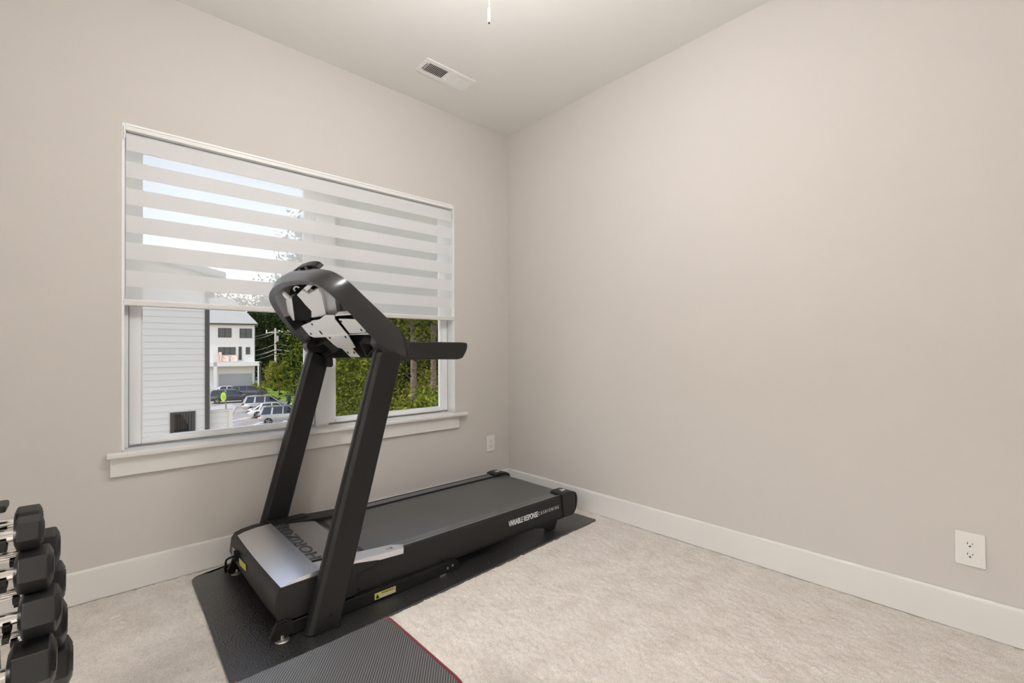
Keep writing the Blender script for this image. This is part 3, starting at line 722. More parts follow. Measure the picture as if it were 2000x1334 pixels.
# ------------------------------------------------------------------ bench in the foreground
def bench():
    B = thing('exercise_bench', 'black carbon textured bench pad with red piping in the foreground', 'bench', (-2.06, -2.1, 0))
    zt = .420
    def pad(name, x0, x1, y0, y1, r, zt=zt, bv=.010):
        pts = rounded([(x0, y0), (x1, y0), (x1, y1), (x0, y1)], r, 6)
        p = MB().prism(pts, 2, zt-.045, zt).build(name, M_bench, B, bevel=bv, seg=3)
        # red piping runs round the two side edges and the near end
        cx, cy = (x0+x1)/2, (y0+y1)/2; loop = [(cx+(x-cx)*1.006, cy+(y-cy)*1.004, zt-.006) for x, y in pts]
        loop = [q for q in loop if not (q[1] > y1-.004 and x0+.012 < q[0] < x1-.012)]
        k = max(range(len(loop)), key=lambda i: (np.linalg.norm(np.array(loop[i])-np.array(loop[i-1]))))
        loop = loop[k:]+loop[:k]
        MB().tube(loop, .0032, 8).build('red_piping', M_red, p, smooth=True); return p
    pad('seat_pad', -2.222, -1.890, -2.005, -1.660, [.07, .07, .012, .012])
    pad('back_pad', -2.20, -1.92, -2.85, -2.03, [.03, .03, .03, .03])
    fr_ = MB(); fr_.box(-2.085, -2.030, -2.80, -1.70, .315, .370); fr_.box(-2.085, -2.030, -1.83, -1.78, .03, .315); fr_.box(-2.085, -2.030, -2.70, -2.65, .03, .315)
    fr_.build('bench_frame', M_blks, B, bevel=.003)
    for y in (-1.805, -2.675):
        MB().box(-2.22 if y > -2 else -2.30, -1.89 if y > -2 else -1.82, y-.025, y+.025, .002, .042).build('bench_foot', M_blks, B, bevel=.004)
bench()

# ------------------------------------------------------------------ dumbbells and their rack
def make_dumbbell(s, hl, handle=.120):
    """hexagonal dumbbell along x, right end at x = 0; s = hexagon side"""
    D = thing('hex_dumbbell', '', 'dumbbell', (0, 0, 0))
    def hexr(x, k): return [(x, s*k*math.sin(math.radians(60*i+18)), s*k*math.cos(math.radians(60*i+18))) for i in range(6)]
    c = s*.24
    for x0 in (-hl, -2*hl-handle):
        h = MB().rings([hexr(x0, .62), hexr(x0+c*.55, .98), hexr(x0+c*.8, 1), hexr(x0+hl-c*.9, 1), hexr(x0+hl-c*.6, .98), hexr(x0+hl, .64)]).build('weight_head', M_hex, D, bevel=.0022)
        MB().rings([hexr(x0+hl+.0002, .50), hexr(x0+hl+.0012, .48)]).build('end_disc', M_blks, h) if x0 == -hl else None
    xs = np.linspace(-hl-handle-.004, -hl+.004, 12)
    R = []
    for i, x in enumerate(xs):
        t_ = i/11; r_ = .0125+.0032*math.sin(math.pi*t_)**1; R.append([(x, r_*math.cos(2*math.pi*k/18), r_*math.sin(2*math.pi*k/18)) for k in range(18)])
    MB().rings(R).build('handle', M_chrome, D, smooth=True)
    return D
def world_at(px, py, depth): return CAM+depth*(_fw+_rt*(px-1000)/F_PX-_up*(py-667-PP_Y)/F_PX)
ORD = {1: 'smallest', 2: 'second smallest', 3: 'middle sized', 4: 'second largest', 5: 'largest'}
def dumbbells():
    #      tier side  right px, top px, depth, hex side, head length
    spec = [(1, 'f', 86, 1003.5, 1.025, .036, .045), (1, 'b', 83, 984, 1.09, .036, .045),
            (2, 'f', 105, 1062, 1.034, .048, .060), (2, 'b', 117, 1029, 1.13, .048, .060),
            (3, 'f', 120, 1139, 1.04, .0515, .066), (3, 'b', 127.5, 1094.5, 1.15, .0515, .066),
            (4, 'f', 110, 1237, 1.03, .0575, .074), (4, 'b', 131, 1169, 1.17, .0575, .074),
            (5, 'b', 142, 1241, 1.19, .061, .080)]
    lab = {(1, 'f'): 'smallest hex dumbbell at the front of the rack, on its top tier', (1, 'b'): 'small hex dumbbell at the rack\'s very top, half hidden behind another',
           (2, 'f'): 'hex dumbbell in the front column, second tier from the top of the rack', (2, 'b'): 'hex dumbbell in the rear column, just behind the second tier front one',
           (3, 'f'): 'hex dumbbell in the front column, third tier from the top of the rack', (3, 'b'): 'hex dumbbell in the rear column against the window wall, third tier down',
           (4, 'f'): 'large hex dumbbell lowest in the front column, cut by the photo\'s bottom edge', (4, 'b'): 'hex dumbbell in the rear column in front of the baseboard, fourth tier down',
           (5, 'b'): 'largest hex dumbbell, lowest in the rear column at the photo\'s bottom edge'}
    info = []
    protos = {}
    for tier, side, px, py, dep, s, hl in spec:
        p = world_at(px, py, dep)
        c = np.array((p[0], p[1], p[2]-s*.95))
        if tier not in protos: D = protos[tier] = make_dumbbell(s, hl)
        else: D = copy_tree(protos[tier])
        D.location = tuple(c); D['label'] = lab[(tier, side)]; D['group'] = 'hex dumbbells on the rack'
        info.append((tier, side, c, s, hl))
    return info
info = dumbbells()
def rack():
    fr = {i[0]: i for i in info if i[1] == 'f'}; bk = {i[0]: i for i in info if i[1] == 'b'}
    R = thing('dumbbell_rack', 'black a-frame rack holding tiers of hex dumbbells at the left edge', 'dumbbell rack', (-2.62, -1.25, 0))
    c = np.mean([i[2] for i in info], axis=0)
    xr = min(i[2][0]-i[4] for i in info)   # inner side of the right heads
    top = fr[1][2]; yt = (fr[1][2][1]+bk[1][2][1])/2
    xa, xb = xr-.030, xr-.085
    # two a-frame side assemblies standing between the front and rear columns
    zt = top[2]+.05
    for x in (xa, xb):
        for sg in (1, -1):
            yb_ = yt+sg*.26; t_ = .013
            P = [(x-.011, yt+sg*.004, zt), (x-.011, yt+sg*.004+sg*.02, zt), (x-.011, yb_+sg*.02, .004), (x-.011, yb_-sg*.004, .004)]
            MB().poly(P, (.011, 0, 0)).build('rack_leg', M_blks, R, bevel=.002)
    MB().box(xb-.03, xa+.025, yt-.03, yt+.03, zt-.004, zt+.012).build('top_cap', M_blks, R, bevel=.004)
    for z_, sg in ((.10, 1), (.10, -1)):
        y_ = yt+sg*(.26*(1-z_/zt)+.01); MB().cyl((xb-.02, y_, z_), (xa+.02, y_, z_), .009).build('cross_bar', M_blks, R)
    for sg in (1, -1):
        MB().box(xb-.06, xa+.05, yt+sg*.27-.02, yt+sg*.27+.02, .001, .02).build('rack_foot', M_blks, R, bevel=.003)
    for tier, side, cc, s, hl in info:
        xi = cc[0]-hl; sg = -1 if side == 'f' else 1
        for x in (xi-.016, xi-.104):
            t_ = .010; y0 = cc[1]; z0 = cc[2]-.0165
            pts = []
            for k in range(7):
                a = math.radians(-10-160*k/6); pts.append((y0+.020*math.cos(a), cc[2]-.0+.020*math.sin(a)))
            for k in range(6, -1, -1):
                a = math.radians(-10-160*k/6); pts.append((y0+.0275*math.cos(a), cc[2]-.0+.0275*math.sin(a)))
            sd_ = MB().prism(pts, 0, x-.006, x+.006)
            yl = yt-0+sg*(.26*(1-cc[2]/zt)+.01)
            o = sd_.build('saddle', M_blks, R)
            MB().box(x-.005, x+.005, min(y0, yl), max(y0, yl), cc[2]-.034, cc[2]-.022).build('saddle_arm', M_blks, o)
rack()

# ------------------------------------------------------------------ outside: ground
G = -5.6
def gp(px, py): return at(px, py, 2, G)
struct(MB().box(-60, 260, .6, 320, G-.4, G).build('parking_lot', M_asph))['label'] = 'sunlit parking lot asphalt'
def patch(name, pts, z, M, label, cat):
    o = MB().prism([tuple(p) for p in pts], 2, G+.001, G+z).build(name, M); tag(o, label, cat); return o
lawn_pts = [gp(*p)[:2] for p in ((507, 757.5), (640, 757), (700, 775), (640, 800), (562, 796), (546, 786), (512, 779))]
patch('lawn', lawn_pts, .06, M_grass, 'sunlit green lawn strip beyond the parked cars', 'lawn')
patch('forest_floor', [(9, 8), (70, 8), (90, 60), (36, 62), (17, 48), (11, 38)], .05, M_mulch, 'dark brown mulch ground below the trees outside the right pane', 'ground')
mark = [gp(*p)[:2] for p in ((409, 797), (456, 789), (458, 791), (409, 800))]
patch('sidewalk', [gp(*p)[:2] for p in ((380, 812), (409, 797), (450, 788), (462, 795), (452, 812), (409, 830), (380, 840))], .04, M_conc, 'pale concrete pavement between the dark car and the low siding wall', 'pavement')
for i, (a, c_) in enumerate((((455, 822), (500, 813)), ((470, 838), (520, 822)))):
    p, q = gp(*a), gp(*c_); d = (q-p)/np.linalg.norm(q-p); n_ = np.array((-d[1], d[0], 0))*.08
    o = MB().poly([p-n_, q-n_, q+n_, p+n_], (0, 0, .005)).build('parking_line', M_white)
    tag(o, ['white painted parking line left of the white sedan', 'white painted parking line at the left of the nearest silver hatchback'][i], 'parking line', 'painted parking lines')

# ------------------------------------------------------------------ outside: neighbouring building with white lap siding
def neighbour():
    y = 13.0; xr = at(409, 700, 1, y)[0]; xp = at(400, 700, 1, y)[0]; xl = -7.5
    pitch = .173; w0 = at(332, 806, 1, y); w1 = at(381, 849, 1, y); wx0, wx1, wz0, wz1 = w0[0], w1[0], at(355, 849, 1, y)[2], at(355, 804, 1, y)[2]
    B = thing('neighbour_building', 'white lap sided building with a dark corner post outside the left pane', 'building', (-3, y+2, G))
    tl, tr = at(268, 506, 1, y), at(372, 533, 1, y); sl = (tl[2]-tr[2])/(tr[0]-tl[0])
    zr = tr[2]-sl*(xr-tr[0])
    mb = MB(); z = G+.2; lap = .016
    def strip(x0, x1, za, zb_):
        if x1-x0 < .01: return
        mb.poly([(x0, y+.02, za), (x0, y-lap, za), (x0, y-.002, zb_), (x0, y+.02, zb_)], (x1-x0, 0, 0))
    while z < zr+sl*(xr-xl):
        zb_ = z+pitch; xmax = min(xp, xr-(max(z, zr)-zr)/sl) if z > zr else xp
        if zb_ > wz0 and z < wz1:
            strip(xl, wx0, z, zb_); strip(wx1, xmax, z, zb_)
            if z < wz0: strip(wx0, wx1, z, wz0)
            if zb_ > wz1: strip(wx0, wx1, wz1, zb_)
        else: strip(xl, xmax, z, zb_)
        z = zb_
    mb.build('lap_siding', M_siding, B)
    top = [(xl, G), (xr-.03, G), (xr-.03, zr), (xl, zr+sl*(xr-.03-xl))]
    hole = MB(); hole.prism([(xl, G), (wx0, G), (wx0, zr+sl*(xr-wx0)), (xl, zr+sl*(xr-xl))], 1, y+.021, y+.2)
    hole.prism([(wx1, G), (xr-.03, G), (xr-.03, zr), (wx1, zr+sl*(xr-wx1))], 1, y+.021, y+.2)
    hole.prism([(wx0, G), (wx1, G), (wx1, wz0), (wx0, wz0)], 1, y+.021, y+.2); hole.prism([(wx0, wz1), (wx1, wz1), (wx1, zr+sl*(xr-wx1)), (wx0, zr+sl*(xr-wx0))], 1, y+.021, y+.2)
    hole.box(xr-.23, xr-.03, y+.2, y+8, G, zr); hole.box(xl, xl+.2, y+.2, y+8, G, zr)
    hole.build('building_wall', M_sidew, B)
    MB().box(xp, xr, y-.035, y+.12, G, zr+.0).build('corner_post', M_post, B)
    MB().prism([(xl-.3, zr+sl*(xr-xl)+.12), (xr+.35, zr-sl*.35+.05), (xr+.35, zr-sl*.35+.22), (xl-.3, zr+sl*(xr-xl)+.30)], 1, y-.35, y+8.3).build('roof', M_roofm, B)
    fr_ = MB(); t_ = .085
    fr_.box(wx0, wx0+t_, y-.05, y+.08, wz0, wz1); fr_.box(wx1-t_, wx1, y-.05, y+.08, wz0, wz1); fr_.box(wx0+t_, wx1-t_, y-.05, y+.08, wz1-.06, wz1); fr_.box(wx0+t_, wx1-t_, y-.05, y+.08, wz0, wz0+.10)
    f_ = fr_.build('wall_opening_frame', M_wfr, B, bevel=.004)
    # stair rail and panelling seen through the opening
    iw = MB(); iw.box(wx0-.6, wx1+.6, y+1.4, y+1.5, wz0-.6, wz1+.6)
    iw.build('inner_wall', M_sidew, f_)
    pn = MB(); pn.prism([(wx0+.05, wz1), (wx0+.24, wz1), (wx1-.12, wz0+.22), (wx1-.1, wz0-.1), (wx0+.05, wz0-.1)], 1, y+.3, y+.34); pn.build('inner_panelling', M_stain, f_)
    for x in np.linspace(wx0+.22, wx1-.12, 5): MB().box(x-.012, x+.012, y+.24, y+.27, wz0, wz1).build('baluster', M_wfr, f_)
    # low projecting wing with its own siding
    x1 = at(454, 820, 1, 13.2)[0]; zt = at(430, 803, 1, 13.2)[2]
    wg = MB(); z = zt
    while z > G:
        wg.poly([(xr, 13.24, z-pitch), (xr, 13.2-lap, z-pitch), (xr, 13.2-.002, z), (xr, 13.24, z)], (x1-.11-xr, 0, 0)); z -= pitch
    wg.box(x1-.11, x1, 13.16, 13.36, G, zt); wg.box(xr, x1-.1, 13.24, 13.36, G, zt); wg.box(xr, x1+.02, 13.15, 13.40, zt, zt+.03)
    wg.build('low_wall', M_sidew, B)
neighbour()

# ------------------------------------------------------------------ outside: far townhouse
P_H = gp(500, 757); HF = np.array((_fw[0]-.54*_rt[0], _fw[1]-.54*_rt[1], 0)); HF /= np.linalg.norm(HF); HR = np.array((HF[1], -HF[0], 0))
def hz(px, py, d=0):      # point on the plane of the facade shifted d metres behind it
    p = on(px, py, P_H+HF*d, HF); return (p-P_H)@HR, p[2]
def hbox(mb, a0, a1, d0, d1, z0, z1):
    P = [P_H+HR*a+HF*d for a, d in ((a0, d0), (a1, d0), (a1, d1), (a0, d1))]
    mb.poly([(p[0], p[1], z0) for p in P], (0, 0, z1-z0)); return mb
def townhouse():
    Hs = thing('townhouse', 'white three storey townhouse with balcony and garage beyond the cars', 'house', tuple(P_H))
    aR = hz(497, 700)[0]; aL = aR-22; ze = hz(497, 634)[1]
    hbox(MB(), aL, aR, 0, 11, G, ze).build('house_wall', M_sidew, Hs)
    # pitched roof with a hipped right end
    o_ = .55; E0 = [(aL-o_, -o_), (aR+o_, -o_), (aR+o_, 11+o_), (aL-o_, 11+o_)]; zr = ze+5.2
    V = [P_H+HR*a+HF*d for a, d in E0]; V = [(p[0], p[1], ze) for p in V]+[(p[0], p[1], ze+.18) for p in V]
    for a in (aL, aR-3.6): p = P_H+HR*a+HF*5.5; V.append((p[0], p[1], zr))
    MB().add(V, [(0, 3, 2, 1), (0, 1, 5, 4), (1, 2, 6, 5), (2, 3, 7, 6), (3, 0, 4, 7), (4, 5, 9, 8), (5, 6, 9), (6, 7, 8, 9), (7, 4, 8)]).build('house_roof', M_roofm, Hs)
    hbox(MB(), aL-o_, aR+o_, -o_-.05, -o_, ze-.12, ze+.12).build('gutter', M_wfr, Hs)
    for (x0, y0, x1, y1, mull) in ((426, 641, 452, 659, 1), (468, 642, 492, 660, 1), (426, 678, 460, 693, 2), (480, 678, 488, 692, 0)):
        a0, za = hz(x0, y1); a1, zb_ = hz(x1, y0); fr_ = MB(); t_ = .10
        hbox(fr_, a0, a1, -.08, 0, zb_-t_, zb_); hbox(fr_, a0, a1, -.08, 0, za, za+t_); hbox(fr_, a0, a0+t_, -.08, 0, za, zb_); hbox(fr_, a1-t_, a1, -.08, 0, za, zb_)
        for k in range(mull): am = a0+(a1-a0)*(k+1)/(mull+1); hbox(fr_, am-.07, am+.07, -.08, 0, za, zb_)
        if mull < 2: hbox(fr_, a0, a1, -.06, 0, (za+zb_)/2-.04, (za+zb_)/2+.04)
        f_ = fr_.build('house_window', M_wfr, Hs); hbox(MB(), a0+.05, a1-.05, -.03, .0, za+.05, zb_-.05).build('window_pane', M_wgl, f_)
    a0, za = hz(466, 703); a1, zb_ = hz(472, 677); hbox(MB(), a0, a1, -.06, 0, za, zb_).build('balcony_door', M_wfr, Hs)
    a0, za = hz(427, 757); a1, zb_ = hz(492, 729, -.05); gd = MB()
    for k in range(4): hbox(gd, a0, a1, -.06-.01*(k % 2), 0, G+(zb_-G)*k/4+.01, G+(zb_-G)*(k+1)/4)
    gd.build('garage_door', M_gar, Hs)
    a0 = hz(380, 700, -2.2)[0]; a1 = hz(507, 715, -2.2)[0]; zt = hz(450, 707, -2.2)[1]; zb_ = hz(450, 715.5, -2.2)[1]
    hbox(MB(), a0, a1, -2.2, 0, zb_, zt).build('balcony', M_sidew, Hs)
    for (x0, x1, tp) in ((417, 424, 690), (503, 506, 715)):
        b0 = hz(x0, 740, -2.2)[0]; b1 = hz(x1, 740, -2.2)[0]; zz_ = hz(x0, tp, -2.2)[1]; hbox(MB(), b0, b1, -2.2, -1.9, G, zz_).build('porch_post', M_sidew, Hs)
    # peach covered patio seats standing on the balcony
    for (x0, x1, y0, lab) in ((426, 433, 688, 'tall peach covered patio chair at the left of the balcony'), (434, 447, 696, 'wide peach covered patio sofa in the middle of the balcony'), (452, 464, 695, 'peach covered patio chair at the right of the balcony, beside the door')):
        b0 = hz(x0, 700, -1.6)[0]; b1 = hz(x1, 700, -1.6)[0]; zz_ = hz(x0, y0, -1.6)[1]; w_ = b1-b0
        mb = MB(); hbox(mb, b0, b1, -1.6, -.8, zt+.02, zt+(zz_-zt)*.55); hbox(mb, b0+w_*.08, b1-w_*.08, -1.1, -.75, zt+(zz_-zt)*.5, zz_); hbox(mb, b0, b0+w_*.2, -1.65, -.8, zt+.02, zt+(zz_-zt)*.75); hbox(mb, b1-w_*.2, b1, -1.65, -.8, zt+.02, zt+(zz_-zt)*.75)
        o = mb.build('patio_seat', M_pink, None, bevel=.12, seg=3); tag(o, lab, 'patio seat', 'covered patio seats on the balcony')
townhouse()

# ------------------------------------------------------------------ outside: cars
def make_car(kind, paint, L_=4.7, Wd=1.85, Hh=1.65):
    R = thing('parked_car', '', 'car', (0, 0, 0))
    suv = kind == 'suv'
    belt = .60*Hh if suv else .62*Hh
    # stations: x, lower z, upper z of the body, half width
    st = [(-.50, .38, .55, .80), (-.49, .26, .58, .92), (-.44, .22, .60, .98), (-.30, .20, .61, 1), (0, .19, .605, 1), (.18, .19, .60, 1), (.26, .20, .585, .99), (.42, .22, .50, .95), (.485, .26, .44, .86), (.50, .32, .40, .72)]
    rg = []
    for x, zl, zu, hw in st:
        w = Wd/2*hw; zl *= Hh*.95; zu *= Hh
        rg.append([(x*L_, -w*.92, zl), (x*L_, -w, zl+.12), (x*L_, -w, (zl+zu)/2+.03), (x*L_, -w*.95, zu-.03), (x*L_, -w*.80, zu), (x*L_, w*.80, zu), (x*L_, w*.95, zu-.03), (x*L_, w, (zl+zu)/2+.03), (x*L_, w, zl+.12), (x*L_, w*.92, zl)])
    MB().rings(rg).build('body', paint, R, smooth=True, angle=40)
    if suv: gl = [(-.485, .57, .60), (-.43, .57, .95), (-.36, .57, .985), (.02, .57, .985), (.08, .57, .95), (.24, .57, .60)]
    else: gl = [(-.42, .57, .62), (-.26, .57, .93), (-.15, .57, .975), (.02, .57, .975), (.08, .57, .93), (.25, .57, .60)]
    rg = []
    for x, zl, zu in gl:
        w0 = Wd/2*.93; w1 = Wd/2*(.93-.22*(zu-.58)/.4); rg.append([(x*L_, -w0, zl*Hh), (x*L_, -w1, zu*Hh-.05), (x*L_, -w1*.93, zu*Hh), (x*L_, w1*.93, zu*Hh), (x*L_, w1, zu*Hh-.05), (x*L_, w0, zl*Hh)])
    MB().rings(rg).build('cabin_glass', M_cglass, R, smooth=True, angle=30)
    mb = MB(); rg = []
    for x, zl, zu in gl[1:-1]:
        w1 = Wd/2*(.93-.22*(zu-.58)/.4)*.97; rg.append([(x*L_*1.01, -w1, zu*Hh-.04), (x*L_*1.01, -w1*.9, zu*Hh+.015), (x*L_*1.01, w1*.9, zu*Hh+.015), (x*L_*1.01, w1, zu*Hh-.04)])
    mb.rings(rg)
    for s_ in (-1, 1):     # pillars
        for xa, za, xb, zb_, t_ in ((gl[0][0], .60, gl[1][0], .94, .05), (-.27 if suv else -.30, .60, -.25 if suv else -.24, .95, .035), (-.06, .60, -.05, .97, .02), (.24, .60, .07, .955, .02)):
            w0 = Wd/2*.935; w1 = Wd/2*.735
            P = [(xa*L_, s_*w0, za*Hh), ((xa+t_)*L_, s_*w0, za*Hh), ((xb+t_*.8)*L_, s_*w1, zb_*Hh), (xb*L_, s_*w1, zb_*Hh)]; mb.poly(P, (0, s_*.02, 0))
    mb.build('roof_panel', paint, R)
    for sx in (-.31, .31):
        for s_ in (-1, 1):
            w_ = MB().cyl((sx*L_, s_*(Wd/2-.20), .34), (sx*L_, s_*(Wd/2+.012), .34), .34, n=28).build('wheel', M_tire, R)
            rm = MB().cyl((sx*L_, s_*(Wd/2+.010), .34), (sx*L_, s_*(Wd/2+.02), .34), .07, n=12)
            for k in range(5):
                a = 2*math.pi*k/5; c_, q = math.cos(a), math.sin(a); yy = s_*(Wd/2+.012)
                rm.poly([(sx*L_+.03*q, yy, .34-.03*c_), (sx*L_+.25*c_+.05*q, yy, .34+.25*q-.05*c_), (sx*L_+.25*c_-.05*q, yy, .34+.25*q+.05*c_), (sx*L_-.03*q, yy, .34+.03*c_)], (0, s_*.01, 0))
            rm.build('wheel_rim', M_rim, w_)
    for s_ in (-1, 1):
        MB().box(-.503*L_, -.44*L_, min(s_*Wd*.47, s_*Wd*.30), max(s_*Wd*.47, s_*Wd*.30), .47*Hh, .555*Hh).build('tail_light', M_tail, R, bevel=.02)
    return R
def place_car(R, px, py, deg, wb, Wd, label):
    """(px, py) = where the near rear wheel touches the ground"""
    a = math.radians(deg); h_ = np.array((math.cos(a), math.sin(a), 0)); l_ = np.array((-h_[1], h_[0], 0))
    c = gp(px, py)+h_*wb+l_*Wd/2; R.location = (c[0], c[1], G+.002); R.rotation_euler = (0, 0, a); R['label'] = label; R['group'] = 'cars parked outside'
cs = make_car('suv', M_csil, 4.9, 1.95, 1.75); place_car(cs, 491, 806, -17, .31*4.9, 1.95, 'silver grey estate suv, farthest of the three pale cars in a row')
cw = make_car('sedan', M_cwh, 4.75, 1.85, 1.45); place_car(cw, 503, 817, -17, .31*4.75, 1.85, 'white sedan parked between the silver suv and the nearest pale hatchback')
cc = make_car('suv', M_csil, 4.5, 1.88, 1.66); place_car(cc, 524, 831, -17, .31*4.5, 1.88, 'pale silver hatchback nearest to the window, beside the treadmill\'s far upright')
cd_ = make_car('sedan', M_cwh, 4.7, 1.85, 1.48); place_car(cd_, 575, 846, -17, .31*4.7, 1.85, 'white car just peeking out by the far treadmill upright, closest of all')
ce = make_car('suv', M_cblack, 4.9, 1.95, 1.75); place_car(ce, 424, 789, -14, .31*4.9, 1.95, 'black car behind the lime green sign')
cf = make_car('suv', M_cdk, 4.8, 1.9, 1.75); place_car(cf, 462, 778, -14, .31*4.8, 1.9, 'dark grey car in front of the garage, right of the black one')
cg = make_car('sedan', M_cwh, 4.7, 1.85, 1.5); place_car(cg, 424, 775, -14, .31*4.7, 1.85, 'white car half hidden behind the black car')

# ------------------------------------------------------------------ outside: poles, sign, fence, wires
def sign():
    p = at(436, 775, 1, 22); d = (p-CAM)@_fw; r_ = 5*d/F_PX
    S = thing('lime_sign', 'lime green oval sign on a thin pole above the low siding wall', 'sign', (p[0], p[1], G))
    q = at(441, 760, 1, 22); MB().cyl((q[0], q[1], G), (q[0], q[1], q[2]), .03, n=8).build('sign_pole', M_wire, S)
    pts = [p+np.array((_rt[0], _rt[1], 0))*r_*math.cos(2*math.pi*k/24)+np.array((0, 0, 1))*r_*1.75*math.sin(2*math.pi*k/24) for k in range(24)]
    MB().poly(pts, (.02, .03, 0)).build('sign_board', M_lime, S)
    MB().poly([p+(x-p)*.6-np.array((_fw[0], _fw[1], 0))*.01 for x in pts], (.004, .006, 0)).build('sign_mark', mat('dull_lime', (.40, .64, .06), .5), S)
    MB().cyl((q[0], q[1], q[2]-.1), p+(0, 0, r_*1.6), .02, n=6).build('sign_arm', M_wire, S)
sign()
def lamp_post():
    p = gp(509, 782); zt = at(509, 706, 1, p[1])[2]
    S = thing('lamp_post', 'black street lamp post between the townhouse and the small tree', 'lamp post', tuple(p))
    MB().cyl((p[0], p[1], G), (p[0], p[1], zt-.6), .09, .06, 12).build('post', M_wfr, S)
    MB().lathe((p[0], p[1], 0), [(0, G), (.20, G), (.18, G+.5), (.09, G+.7), (0, G+.7)]).build('post_base', M_wfr, S)
    MB().lathe((p[0], p[1], 0), [(0, zt-.65), (.10, zt-.6), (.20, zt-.25), (.28, zt-.2), (.10, zt), (0, zt+.1)]).build('lantern', M_wfr, S)
lamp_post()
def bin_post():
    p = gp(564, 785)
    S = thing('waste_bin', 'small black bin on a post at the edge of the lawn', 'bin', tuple(p))
    MB().cyl((p[0]+.2, p[1], G), (p[0]+.2, p[1], at(565, 757, 1, p[1])[2]), .05, n=8).build('post', M_wfr, S)
    MB().lathe((p[0], p[1], 0), [(0, G+.02), (.28, G+.02), (.32, G+.8), (.30, G+.9), (0, G+.95)]).build('bin_body', M_wfr, S)
bin_post()
def utility_pole():
    p = on(538, 700, P_H-HF*2, HF); top = on(538, 641, P_H-HF*2, HF)
    S = thing('utility_pole', 'wooden utility pole with cross arm in front of the dark trees', 'utility pole', (p[0], p[1], G))
    MB().cyl((p[0], p[1], G), (p[0], p[1], top[2]), .22, .16, 12).build('pole', M_pole, S)
    a = HR*1.6; z_ = top[2]-.9; MB().cyl(np.array((p[0], p[1], z_))-a, np.array((p[0], p[1], z_+.3))+a*1.5, .10, n=8).build('cross_arm', M_pole, S)
    for k, s_ in enumerate((-.9, .4, 1.3)): q = np.array((p[0], p[1], z_+.15))+a*s_; MB().cyl(q, q+(0, 0, .4), .09, n=8).build('insulator', M_white, S)
    MB().cyl(np.array((p[0], p[1], z_-1.6))+HR*.35, np.array((p[0], p[1], z_-.5))+HR*.35, .22, n=12).build('transformer', M_wire, S)
    for k, (ya, yb) in enumerate(((649, 645), (654, 650), (683, 682), (687, 683), (694, 690), (676, 672))):
        A = on(430, ya+3, P_H+HF*13, HF); Bq = on(538, yb, P_H-HF*2, HF); Cq = on(640, yb-2, P_H-HF*2, HF); pts = []
        for j in range(9):
            t_ = j/8; q = A*(1-t_)+Bq*t_; pts.append(q-np.array((0, 0, 1.1*4*t_*(1-t_))))
        for j in range(1, 5):
            t_ = j/4; q = Bq*(1-t_)+Cq*t_; pts.append(q-np.array((0, 0, .5*4*t_*(1-t_))))
        MB().tube(pts, .045, 5).build('power_line', M_wire, S)
utility_pole()
def fence():
    a, c_ = gp(503, 750.5), gp(640, 772); d = c_-a; L_ = np.linalg.norm(d); d /= L_; n_ = np.array((-d[1], d[0], 0))
    F = thing('wooden_fence', 'brown board fence behind the lawn and the small tree', 'fence', tuple(a))
    k = 0; s_ = 0; mb = MB()
    while s_ < L_:
        p = a+d*s_; q = a+d*(s_+.28); mb.poly([p, q, q+n_*.03, p+n_*.03], (0, 0, 1.9+.04*(k % 2))); s_ += .30; k += 1
    mb.build('fence_boards', M_fence, F)
    mb = MB()
    for z_ in (.4, 1.5): mb.poly([a+n_*.03+(0, 0, z_), c_+n_*.03+(0, 0, z_), c_+n_*.1+(0, 0, z_), a+n_*.1+(0, 0, z_)], (0, 0, .1))
    mb.build('fence_rail', M_fence, F)
fence()
o = thing('utility_box', 'low grey utility box on the ground at the right pane\'s lower left', 'utility box', tuple(gp(675, 812)))
p = gp(675, 813); MB().box(p[0]-.6, p[0]+.6, p[1]-.5, p[1]+.5, G, G+.45).build('box_body', M_gar, o, bevel=.03); MB().box(p[0]-.66, p[0]+.66, p[1]-.56, p[1]+.56, G+.45, G+.52).build('box_lid', M_roofm, o, bevel=.02)

# ------------------------------------------------------------------ outside: trees
def leaf_mesh(name, M, n, centre, rad, leaf, clusters=40, spread=.22, parent=None, zmin=None, seed=1, droop=0.):
    R = np.random.RandomState(seed); c = np.array(centre, float); rad = np.array(rad, float)
    u = R.normal(size=(clusters, 3)); u /= np.linalg.norm(u, axis=1)[:, None]
    cl = c+u*rad*(R.rand(clusters, 1)**.40)
    k = R.randint(0, clusters, n); sc = .5+R.rand(clusters)
    P = cl[k]+R.normal(size=(n, 3))*rad*spread*sc[k][:, None]
    if droop: P[:, 2] -= droop*R.rand(n)
    if zmin is not None: P = P[P[:, 2] > zmin]
    n = len(P)
    a = R.normal(size=(n, 3)); a /= np.linalg.norm(a, axis=1)[:, None]; b_ = np.cross(a, R.normal(size=(n, 3))); b_ /= np.linalg.norm(b_, axis=1)[:, None]
    s_ = leaf*(.6+.8*R.rand(n, 1)); a = a*s_; b_ = b_*s_*.5
    V = np.stack([P-a, P-b_, P+a, P+b_], 1).reshape(-1, 3)
    off = np.array(OFF.get(parent.name if parent else None, (0, 0, 0))); V = (V-off).astype(np.float32)
    me = bpy.data.meshes.new(name); me.vertices.add(4*n); me.vertices.foreach_set('co', V.ravel())
    me.loops.add(4*n); me.loops.foreach_set('vertex_index', np.arange(4*n, dtype=np.int32)); me.polygons.add(n)
    me.polygons.foreach_set('loop_start', np.arange(0, 4*n, 4, dtype=np.int32)); me.polygons.foreach_set('loop_total', np.full(n, 4, np.int32)); me.update(); me.validate()
    me.materials.append(M); o = bpy.data.objects.new(name, me); COL.objects.link(o); o.parent = parent; return o
SEED = [100]
